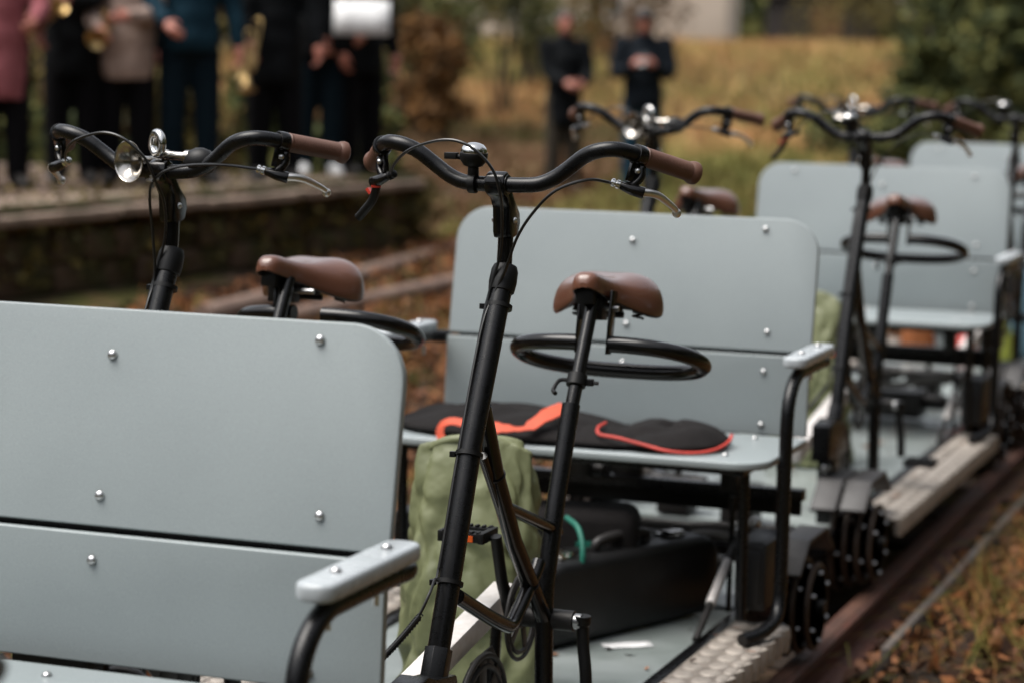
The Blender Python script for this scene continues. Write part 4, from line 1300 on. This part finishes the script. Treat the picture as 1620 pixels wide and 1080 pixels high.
def person(loc, face, label, h=1.75, coat='coat_black', legs='trousers_black', shoes='shoe_dark', hair='hair_dark', hem=0.80,
           hands=None, head_tilt=0.0, build=1.0, lean=0.0, stance=0.10, long_hair=False, cuffs=None, group='people standing on the platform', knee=0.0):
    """face = heading in degrees the chest points to (0 = -Y). hands = ((x,y,z) left, right) relative to feet centre, facing -Y, at h=1.75"""
    t = empty('person', loc, R(face))
    tag(t, label, 'person', group)
    k = h / 1.75
    if hands is None:
        hands = ((-0.27, -0.06, 0.78), (0.27, -0.06, 0.78))
    V = lambda x, y, z: Vector((x * build if abs(x) > 0.05 else x, y + lean * max(0, z - 0.9), z)) * k
    sh = {-1: V(-0.185, 0, 1.42), 1: V(0.185, 0, 1.42)}
    hd = {-1: Vector(hands[0]) * k, 1: Vector(hands[1]) * k}
    el = {}
    for s_ in (-1, 1):
        a, b = sh[s_], hd[s_]
        u, l = 0.29 * k, 0.27 * k
        dvec = b - a
        dist = min(dvec.length, (u + l) * 0.995)
        dn = dvec.normalized()
        ca = (u * u + dist * dist - l * l) / (2 * u * dist)
        ca = max(-1, min(1, ca))
        pole = Vector((s_ * 0.6, 0.7, -0.6))
        pole = (pole - dn * pole.dot(dn)).normalized()
        el[s_] = a + dn * u * ca + pole * u * math.sqrt(max(0, 1 - ca * ca))
        hd[s_] = a + dn * dist
    # body: one continuous surface
    g = G()
    limb(g, [V(0, 0, 0.93), V(0, 0.0, 1.08), V(0, 0.005, 1.25), V(0, 0.0, 1.40)], [0.135 * k, 0.125 * k, 0.14 * k, 0.11 * k])
    limb(g, [V(-0.17, 0, 1.41), V(0.17, 0, 1.41)], [0.06 * k, 0.06 * k])
    limb(g, [V(0, 0.0, 1.40), V(0, -0.012, 1.53)], [0.062 * k, 0.056 * k])
    hc = V(0, -0.02 - 0.05 * head_tilt, 1.635 - 0.02 * head_tilt)
    Hr = Matrix.Rotation(head_tilt * 0.6, 3, 'X')

    def HP(x, y, z):
        return hc + Hr @ (Vector((x, y, z)) * k)
    g.ball(HP(0, 0.01, 0.025), 0.098 * k, sc=(0.80, 1.0, 0.98), rot=Hr)
    g.ball(HP(0, -0.025, -0.045), 0.070 * k, sc=(0.82, 0.95, 1.0), rot=Hr)
    g.ball(HP(0, -0.045, -0.085), 0.032 * k, rot=Hr)
    limb(g, [HP(0, -0.088, 0.015), HP(0, -0.108, -0.018)], [0.010 * k, 0.016 * k], 8, 1)
    for s_ in (-1, 1):
        g.ball(HP(s_ * 0.08, 0.01, -0.01), 0.028 * k, sc=(0.35, 0.7, 1.1), rot=Hr)
        g.ball(HP(s_ * 0.034, -0.079, 0.026), 0.016 * k, sc=(1.2, 0.7, 0.5), rot=Hr)
        g.ball(HP(s_ * 0.016, -0.085, -0.055), 0.012 * k, sc=(1.5, 0.8, 0.6), rot=Hr)
        limb(g, [sh[s_], el[s_], hd[s_]], [0.048 * k, 0.040 * k, 0.028 * k])
        fd = (hd[s_] - el[s_]).normalized()
        inward = Vector((-s_, 0, 0))
        side = (Vector((0, 0, 1)) - fd * fd.z)
        side = side.normalized() if side.length > 0.1 else Vector((0, -1, 0))
        nrm = fd.cross(side).normalized()
        if nrm.x * s_ > 0:
            nrm = -nrm
        w0 = hd[s_]
        limb(g, [w0, w0 + fd * 0.045 * k, w0 + fd * 0.08 * k], [0.027 * k, 0.033 * k, 0.030 * k], 10, 2)
        for q, (off, ln) in enumerate(((0.026, 0.066), (0.009, 0.076), (-0.009, 0.070), (-0.026, 0.055))):
            b0_ = w0 + (fd * 0.085 + side * off) * k
            p1 = b0_ + (fd * ln * 0.45 + nrm * 0.008) * k
            p2 = b0_ + (fd * ln * 0.75 + nrm * 0.028) * k
            p3 = b0_ + (fd * ln * 0.85 + nrm * 0.048) * k
            limb(g, [b0_, p1, p2, p3], [0.0098 * k, 0.0092 * k, 0.0085 * k, 0.0075 * k], 7, 1)
        b0_ = w0 + (fd * 0.03 + side * 0.028) * k
        limb(g, [b0_, b0_ + (fd * 0.03 + side * 0.022 + nrm * 0.015) * k, b0_ + (fd * 0.058 + side * 0.022 + nrm * 0.032) * k], [0.013 * k, 0.011 * k, 0.009 * k], 7, 1)
        ft = V(s_ * stance, 0, 0.07)
        kn = V(s_ * (stance * 0.95), -0.02 - knee, 0.50)
        limb(g, [V(s_ * 0.085, 0, 0.92), kn, ft], [0.085 * k, 0.055 * k, 0.035 * k])
        limb(g, [ft, ft + Vector((s_ * 0.02, -0.13, -0.035)) * k], [0.035 * k, 0.03 * k])
    o = g.build('body', 'skin', t, ang=180)
    remesh(o, 0.0085 * k, 2)
    o.parent = t
    # coat
    g = G()
    limb(g, [V(0, 0, hem + 0.03), V(0, 0, 1.0), V(0, 0.0, 1.12), V(0, 0.005, 1.28), V(0, 0, 1.42)], [0.175 * k * build, 0.17 * k * build, 0.16 * k * build, 0.17 * k * build, 0.12 * k], 16)
    g2 = []
    for s_ in (-1, 1):
        limb(g, [V(0, 0, 1.36), sh[s_] + Vector((0, 0, -0.01)) * k], [0.10 * k, 0.078 * k])
        cuff = el[s_].lerp(hd[s_], 0.93)
        limb(g, [sh[s_], el[s_], cuff], [0.078 * k, 0.066 * k, 0.050 * k])
    limb(g, [V(0, 0.005, 1.42), V(0, 0.0, 1.50)], [0.085 * k, 0.078 * k])
    # flatten chest front-back
    g.v = [(x, y * (0.80 if True else 1), z) if (abs(x) < 0.24 * k and z > hem * k) and False else (x, y, z) for x, y, z in g.v]
    o = g.build('coat', coat, t, ang=180)
    remesh(o, 0.016 * k, 4)
    # cut a clean hem
    bm = bmesh.new()
    bm.from_mesh(o.data)
    bmesh.ops.bisect_plane(bm, geom=bm.verts[:] + bm.edges[:] + bm.faces[:], plane_co=(0, 0, hem * k - 0.03), plane_no=(0, 0, 1), clear_inner=True)
    bmesh.ops.holes_fill(bm, edges=[e for e in bm.edges if e.is_boundary])
    for v in bm.verts:
        n_ = noise.noise(v.co * 9)
        v.co += v.normal * n_ * 0.012
    bm.to_mesh(o.data)
    bm.free()
    o.data.polygons.foreach_set('use_smooth', [True] * len(o.data.polygons))
    o.parent = t
    # trousers
    g = G()
    for s_ in (-1, 1):
        ft = V(s_ * stance, 0.005, 0.075)
        kn = V(s_ * (stance * 0.95), -0.02 - knee, 0.50)
        limb(g, [V(s_ * 0.075, 0, 0.90), kn, ft], [0.112 * k, 0.088 * k, 0.074 * k])
    limb(g, [V(0, 0, 0.86), V(0, 0, 0.98)], [0.14 * k, 0.14 * k])
    o = g.build('trousers', legs, t, ang=180)
    remesh(o, 0.016 * k, 3)
    o.parent = t
    for s_ in (-1, 1):
        ft = V(s_ * stance, 0, 0.0)
        g = G()
        limb(g, [ft + Vector((0, 0.055, 0.045)) * k, ft + Vector((0.0, -0.02, 0.055)) * k, ft + Vector((s_ * 0.02, -0.12, 0.042)) * k, ft + Vector((s_ * 0.025, -0.16, 0.035)) * k], [0.042 * k, 0.046 * k, 0.043 * k, 0.033 * k], 10)
        g.v = [(x, y, max(z, 0.0)) for x, y, z in g.v]
        g.build('shoe', shoes, t, ang=60)
    # hair cap
    g = G()
    g.ball(HP(0, 0.022, 0.042), 0.105 * k, sc=(0.84, 1.0, 0.92), rot=Hr, seg=20, rings=14)
    keep = []
    o = g.build('hair', hair, t, ang=180)
    bm = bmesh.new()
    bm.from_mesh(o.data)
    pc = HP(0, -0.062, 0.055)
    bmesh.ops.bisect_plane(bm, geom=bm.verts[:] + bm.edges[:] + bm.faces[:], plane_co=pc, plane_no=Hr @ Vector((0, 0.75, 0.66)), clear_inner=True)
    for v in bm.verts:
        v.co += v.normal * 0.006 * noise.noise(v.co * 40)
    bm.to_mesh(o.data)
    bm.free()
    o.data.polygons.foreach_set('use_smooth', [True] * len(o.data.polygons))
    if cuffs:
        for s_ in (-1, 1):
            a = el[s_].lerp(hd[s_], 0.86)
            b = el[s_].lerp(hd[s_], 0.99)
            G().tube([a, b], [0.049 * k, 0.043 * k], 14).build('cuff', cuffs, t)
    mw = Matrix.Translation(Vector(loc)) @ Matrix.Rotation(R(face), 4, 'Z')
    return t, {s_: mw @ (hd[s_] + (hd[s_] - el[s_]).normalized() * 0.07 * k) for s_ in (-1, 1)}


PZ = at_platform_z()
# heading: 0 faces -Y; the camera lies towards (+X,-Y), so about +35 degrees faces it
_, h1 = person((-6.13, 6.60, PZ), 40, 'person in a long dusty pink coat at the far left edge', 1.68, 'coat_pink', 'trousers_black', hem=0.60, hands=((-0.30, -0.05, 0.85), (0.16, -0.34, 1.06)))
_, h2 = person((-6.02, 7.25, PZ), 30, 'person in black holding a brown and brass horn beside the pink coat', 1.75, 'coat_black', 'trousers_black', hem=0.72, hands=((-0.20, -0.36, 0.92), (-0.02, -0.36, 1.15)))
_, h2b = person((-6.25, 8.3, PZ), 30, 'person in black coat with dark green skirt hem standing farther back', 1.72, 'coat_black', 'trousers_black', hem=0.66, hands=((-0.22, -0.1, 0.85), (0.22, -0.1, 0.85)))
_, h3 = person((-5.74, 7.45, PZ), 25, 'person in beige quilted jacket and black trousers holding a brass horn', 1.66, 'coat_beige', 'trousers_black', hem=0.74, hands=((-0.16, -0.34, 1.03), (0.04, -0.34, 1.12)), build=1.10)
_, h4 = person((-5.42, 7.68, PZ), 40, 'person in blue jumper and dark jeans with one hand held at the waist', 1.80, 'coat_blue', 'jeans', hem=0.86, hands=((-0.20, -0.30, 1.00), (0.30, -0.10, 0.80)), build=1.12)
_, h6 = person((-5.12, 8.30, PZ), 35, 'person in black coat carrying a small brass horn low in one hand', 1.80, 'coat_black', 'trousers_black', hem=0.66, hands=((-0.20, -0.22, 0.88), (0.26, -0.16, 0.86)))
_, h7 = person((-5.18, 9.10, PZ), 35, 'person in dark jeans and white shoes holding a white sheet', 1.76, 'coat_black', 'jeans', 'shoe_white', hem=0.84, hands=((-0.04, -0.30, 0.92), (0.24, -0.30, 1.00)), cuffs='white_cloth')
_, h8 = person((-4.98, 9.35, PZ), 60, 'person in black partly hidden behind the one with the white sheet', 1.74, 'coat_black', 'trousers_black', hem=0.75, hands=((-0.22, -0.1, 0.85), (0.26, -0.06, 0.84)))
gz = height(-5.62, 15.5)
_, f1 = person((-5.62, 15.5, gz), 30, 'man in long black coat standing on the grass hands together, left of the pair', 1.70, 'coat_black', 'trousers_olive', hair='hair_dark', hem=0.66, hands=((-0.04, -0.32, 1.06), (0.12, -0.32, 1.06)), group='men standing on the grass behind')
gz2 = height(-4.80, 15.4)
_, f2 = person((-4.80, 15.4, gz2), 18, 'man in navy hooded jacket and jeans looking down at his phone, right of the pair', 1.76, 'coat_navy', 'jeans_blue', hem=0.84, hands=((-0.10, -0.30, 1.22), (0.10, -0.30, 1.22)), head_tilt=0.9, build=1.08, group='men standing on the grass behind')
G().box((0, 0, 0), (0.075, 0.008, 0.14), Matrix.Rotation(R(-45), 3, 'X')).build('phone', 'glass_dark', None, bevel=0.003, loc=((f2[1] + f2[-1]) / 2 + Vector((0.0, -0.02, 0.03))))
tag(bpy.data.objects['phone'], 'dark phone held in both hands by the man in the navy jacket', 'phone')


def brass_horn(p, ax, label, ln=0.42, bell=0.062, mt='brass'):
    t = empty('brass_horn', p)
    tag(t, label, 'brass instrument', 'brass instruments held by the band')
    ax = Vector(ax).normalized()
    q = ax.to_track_quat('Z', 'Y')
    t.rotation_mode = 'QUATERNION'
    t.rotation_quaternion = q
    G().lathe([(0.008, -ln), (0.009, -ln * 0.5), (0.014, -0.12), (0.024, -0.05), (0.042, -0.015), (bell, 0), (bell - 0.002, 0.001), (0.04, -0.017), (0.02, -0.05), (0.005, -0.1), (0, -0.1)], (0, 0, 0), (0, 0, 1), 24).build('bell', mt, t)
    pts = [(0, 0, -ln), (0, 0, -ln - 0.04), (0.03, 0, -ln - 0.06), (0.06, 0, -ln - 0.03), (0.06, 0, -ln + 0.1), (0.06, 0, -0.18), (0.045, 0, -0.13), (0.02, 0, -0.16), (0.015, 0, -ln + 0.06)]
    G().tube(sm(pts, 4), 0.008, 10).build('tubing', mt, t)
    for k in range(3):
        G().tube([(0.03, 0.012, -ln * 0.42 - k * 0.03), (0.03, 0.10, -ln * 0.42 - k * 0.03)], 0.011, 10).build('valve', mt, t)
    return t


brass_horn(h2[-1] + Vector((0.22, -0.12, 0.20)), (0.75, -0.3, 0.42), 'brown lacquered brass horn held diagonally by the person in black', 0.55, 0.06)
brass_horn(h3[-1] + Vector((0.02, -0.08, -0.03)), (0.3, -0.75, -0.35), 'golden brass horn against the beige quilted jacket', 0.40, 0.068)
brass_horn(h4[1] + Vector((0.06, -0.02, -0.22)), (0.15, -0.25, -1), 'brass horn hanging bell down beside the blue jumper', 0.34, 0.066)
brass_horn(h6[-1] + Vector((-0.02, -0.05, -0.20)), (-0.05, -0.3, -1), 'brass horn held bell down by the person in the long black coat', 0.36, 0.055)
# white sheet
g = G()
pv = [(-0.19 + i * 0.095, 0.003 * math.sin(i), -0.12 + j * 0.12) for j in range(3) for i in range(5)]
g.add(pv, [(j * 5 + i, j * 5 + i + 1, (j + 1) * 5 + i + 1, (j + 1) * 5 + i) for j in range(2) for i in range(4)])
o = g.build('paper_sheet', 'paper', None, loc=h7[1] + Vector((0.04, -0.08, 0.13)))
md = o.modifiers.new('t', 'SOLIDIFY')
md.thickness = 0.004
o.rotation_euler = (R(-15), 0, R(20))
tag(o, 'white sheet music held out above the white shoes', 'sheet of paper')


# ------------------------------------------------------------------ vegetation and buildings
def crown(name, material, parent, blobs, n, size):
    P_ = []
    tot = sum(b[3] * b[4] * b[5] for b in blobs)
    for (x, y, z, a, b, c) in blobs:
        m_ = max(40, int(n * a * b * c / tot))
        u = unit(m_) * (rng.random(m_)[:, None] ** 0.45)
        P_.append(u * np.array([[a, b, c]]) + np.array([[x, y, z]]))
    P_ = np.concatenate(P_)
    return fast_mesh(name, *leaf_quads(P_, size, 0.1), material, parent)


def shrub(loc, hgt, wid, material, label, seed, n=2600, leaf=0.045, name='shrub', group='shrubs behind the platform', cat='shrub'):
    rnd = random.Random(seed)
    t = empty(name, loc, rnd.random() * 6)
    tag(t, label, cat, group)
    g = G()
    bl = []
    for k in range(9):
        a = rnd.random() * 6.28
        rr = wid * 0.5 * math.sqrt(rnd.random()) * 0.9
        zz = hgt * rnd.uniform(0.25, 0.85)
        x, y = rr * math.cos(a), rr * math.sin(a)
        g.tube(sm([(0.05 * math.cos(a), 0.05 * math.sin(a), -0.1), (x * 0.4, y * 0.4, zz * 0.5), (x, y, zz)], 3), [0.022] * 4 + [0.008] * 3, 6)
        s_ = wid * rnd.uniform(0.18, 0.30)
        bl.append((x, y, zz, s_, s_, s_ * rnd.uniform(0.8, 1.3)))
    g.build('stems', 'bark', t)
    crown('foliage', material, t, bl, n, leaf)
    return t


def conifer(loc, hgt, wid, label, seed, n=9000, material='leaf_green', group='dark conifers at the right'):
    rnd = random.Random(seed)
    t = empty('conifer', loc, rnd.random() * 6)
    tag(t, label, 'tree', group)
    G().tube([(0, 0, -0.2), (0, 0, hgt * 0.6), (0, 0, hgt)], [0.13, 0.07, 0.015], 10).build('trunk', 'bark', t)
    P_ = []
    g = G()
    z = 0.25
    while z < hgt * 0.97:
        rad = wid * (1 - z / hgt) ** 0.8 * 0.5
        for k in range(7):
            a = rnd.random() * 6.28
            r2 = rad * rnd.uniform(0.75, 1.15)
            e = Vector((r2 * math.cos(a), r2 * math.sin(a), z - 0.12 * r2))
            g.tube([(0, 0, z), e * 0.5 + Vector((0, 0, z * 0.5 + 0.04)), e], [0.02, 0.012, 0.004], 5)
            m_ = int(10 + n / (hgt / 0.28 * 7))
            tt = rng.random(m_) ** 0.7
            base = np.array([[0, 0, z]]) * (1 - tt[:, None]) + np.array([list(e)]) * tt[:, None]
            P_.append(base + rng.normal(size=(m_, 3)) * np.array([[0.10, 0.10, 0.07]]) * (0.6 + wid * 0.12))
        z += 0.28
    g.build('limbs', 'bark', t)['kind'] = 'stuff'
    fast_mesh('crown', *leaf_quads(np.concatenate(P_), 0.07, 0.3), material, t)
    return t


def gh(x, y):
    return height(x, y) - 0.03


SHR = [(-12.5, 17.0, 2.6, 2.2, 'leaf_brown', 'brown leafless shrub behind the pink coated person'),
       (-12.9, 19.5, 2.8, 2.4, 'leaf_olive', 'olive shrub behind the person in the beige jacket'),
       (-11.6, 18.3, 2.0, 1.4, 'leaf_brown', 'brown shrub between the beige jacket and the blue jumper'),
       (-12.0, 21.5, 3.2, 2.0, 'leaf_olive', 'yellow olive shrub behind the person in the long black coat'),
       (-11.2, 23.5, 3.4, 2.4, 'leaf_green', 'dark green shrub right above the white sheet'),
       (-8.66, 20.0, 1.75, 1.2, 'leaf_brown', 'rusty brown shrub right of the white sheet'),
       (-9.9, 21.8, 2.1, 1.5, 'leaf_green', 'green shrub just behind the rusty brown one'),
       (-11.8, 26.5, 3.8, 2.8, 'leaf_olive', 'tall olive shrub behind the rusty brown one'),
       (-10.8, 27.5, 3.6, 1.9, 'leaf_green', 'tall dark green shrub left of the two standing men'),
       (-12.4, 33.0, 3.6, 3.0, 'leaf_olive', 'tall olive brown shrub behind the man in the long coat'),
       (-11.3, 35.0, 3.4, 2.2, 'leaf_brown', 'brown shrub between the two standing men'),
       (-12.5, 38.0, 2.6, 1.6, 'leaf_olive', 'olive shrub behind the man with the phone'),
       (-6.6, 13.0, 1.0, 1.0, 'leaf_green', 'low green shrub at the end of the platform'),
       (-14.3, 28.0, 4.5, 4.0, 'leaf_green', 'large green shrub far behind the band'),
       (-15.2, 25.0, 4.0, 3.4, 'leaf_olive', 'large olive shrub far behind the pink coat'),
       (-10.73, 14.0, 1.5, 1.5, 'leaf_olive', 'low olive shrub just behind the pink coated person'),
       (-9.49, 13.0, 1.3, 1.3, 'leaf_green', 'low green shrub just behind the person with the brown horn'),
       (-10.04, 15.0, 1.7, 1.5, 'leaf_brown', 'low brown shrub just behind the beige jacket'),
       (-8.86, 14.0, 1.4, 1.2, 'leaf_olive', 'low olive shrub just behind the blue jumper'),
       (-7.80, 14.0, 1.3, 1.1, 'leaf_green', 'low green shrub just behind the long black coat'),
       (-3.55, 20.5, 0.7, 1.6, 'leaf_green', 'low green shrub at the foot of the conifers'),
       (-10.4, 50.0, 1.9, 3.0, 'leaf_olive', 'olive shrub on the bank right of the dark shed'),
       ]
for i, (x, y, h_, w_, mt_, lab) in enumerate(SHR):
    shrub((x, y, gh(x, y)), h_, w_, mt_, lab, i, n=2000, leaf=0.055)
for i, (x, y, h_, w_, lab) in enumerate([(-3.75, 24.0, 1.7, 1.6, 'small dark conifer of the nearest row, lowest and leftmost'),
                                         (-3.75, 27.0, 5.0, 2.6, 'tall dark conifer second from the left'),
                                         (-2.6, 25.0, 5.2, 2.8, 'broad dark conifer above the far bench'),
                                         (-1.6, 28.5, 6.0, 3.4, 'tallest dark conifer at the right edge'),
                                         (-5.6, 36.0, 5.4, 3.0, 'farther conifer behind the leftmost one'),
                                         (-4.7, 37.5, 6.2, 3.2, 'tall farther conifer behind the second one'),
                                         (-3.3, 39.0, 7.0, 4.0, 'tall farther conifer behind the broad one')]):
    conifer((x, y, gh(x, y)), h_, w_, lab, 50 + i)
# distant wood line
P_ = []
for k in range(150):
    x = rng.uniform(-70, 45)
    y = rng.uniform(78, 100)
    P_.append(unit(130) * np.array([[3.2, 2.5, 5.5]]) * (rng.random(130)[:, None] ** 0.4) + np.array([[x, y, 4.5]]))
o = fast_mesh('distant_wood', *leaf_quads(np.concatenate(P_), 0.55, 0.1), 'leaf_green')
o['kind'] = 'stuff'

# unseen ring of tree clumps, added out of frame to block low sky light
P_ = []
spots = [(rng.uniform(8, 20), rng.uniform(-25, 60)) for _ in range(110)] + [(rng.uniform(-40, 20), rng.uniform(-36, -22)) for _ in range(80)] + [(rng.uniform(-40, -20), rng.uniform(-25, 25)) for _ in range(80)]
for (x, y) in spots:
    hh = rng.uniform(7, 13)
    P_.append(unit(150) * np.array([[2.6, 2.6, hh / 2]]) * (rng.random(150)[:, None] ** 0.35) + np.array([[x, y, hh / 2]]))
o = fast_mesh('sky_blocking_wood', *leaf_quads(np.concatenate(P_), 0.6, 0.1), 'leaf_green')
o['kind'] = 'stuff'
P = scatter(-5.2, -0.9, 11, 22, 34000)
o = fast_mesh('green_grass', *blades(P, 0.16, 0.006, 1.0), 'grass_green')
o['kind'] = 'stuff'

# pale house
hx, hy = -17.3, 60.0
hz = height(hx, hy) - 0.1
t = empty('house', (hx, hy, hz), R(12))
tag(t, 'pale rendered house at the top of the orange bank', 'house')
G().box((-3.2, 3, 2.6), (8.2, 6, 5.2)).build('wall', 'render_wall', t, bevel=0.02)
G().prism([(-7.7, 5.2), (1.3, 5.2), (-3.2, 8.2)], -0.4, 6.4, 'XZ').build('roof', 'roof_tile', t, bevel=0.02)
for (wx, wz) in ((-5.6, 1.7), (-2.6, 1.7), (-5.6, 4.0), (-2.6, 4.0), (-0.3, 4.0)):
    f_ = G()
    f_.box((wx, -0.03, wz + 0.65), (1.06, 0.06, 0.08)).box((wx, -0.03, wz - 0.65), (1.2, 0.1, 0.08)).box((wx - 0.49, -0.03, wz), (0.08, 0.06, 1.2)).box((wx + 0.49, -0.03, wz), (0.08, 0.06, 1.2)).box((wx, -0.03, wz), (0.05, 0.05, 1.2))
    fo = f_.build('window', 'frame_white', t)
    G().box((wx, -0.012, wz), (0.9, 0.02, 1.2)).build('pane', 'glass_dark', fo)
# dark shed
hx, hy = -12.6, 55.0
hz = height(hx, hy) - 0.1
t = empty('shed', (hx, hy, hz), R(5))
tag(t, 'dark low timber shed on the bank right of the pale house', 'shed')
G().box((0, 1.2, 0.75), (2.6, 2.4, 1.5)).build('wall', 'shed_wood', t, bevel=0.01)
G().prism([(-1.6, 1.45), (1.6, 1.45), (1.5, 1.75), (0.2, 2.15), (-1.5, 1.75)], -0.2, 2.7, 'XZ').build('roof', 'shed_wood', t)
G().box((0.3, -0.02, 0.65), (0.8, 0.05, 1.3)).build('door', 'wood_brown', t)

# pale stones on the slope behind the man in the long coat
g = G().ball((0, 0, 0.3), 0.72, sc=(1.0, 0.5, 0.55), seg=16, rings=10)
g.v = [tuple(Vector(v) * (1 + 0.25 * noise.noise(Vector(v) * 3))) for v in g.v]
o = g.build('boulder', 'stone_pale', None, loc=(-15.3, 43.0, height(-15.3, 43.0) + 0.1))
tag(o, 'pale boulder on the slope behind the head of the man in the long coat', 'boulder')
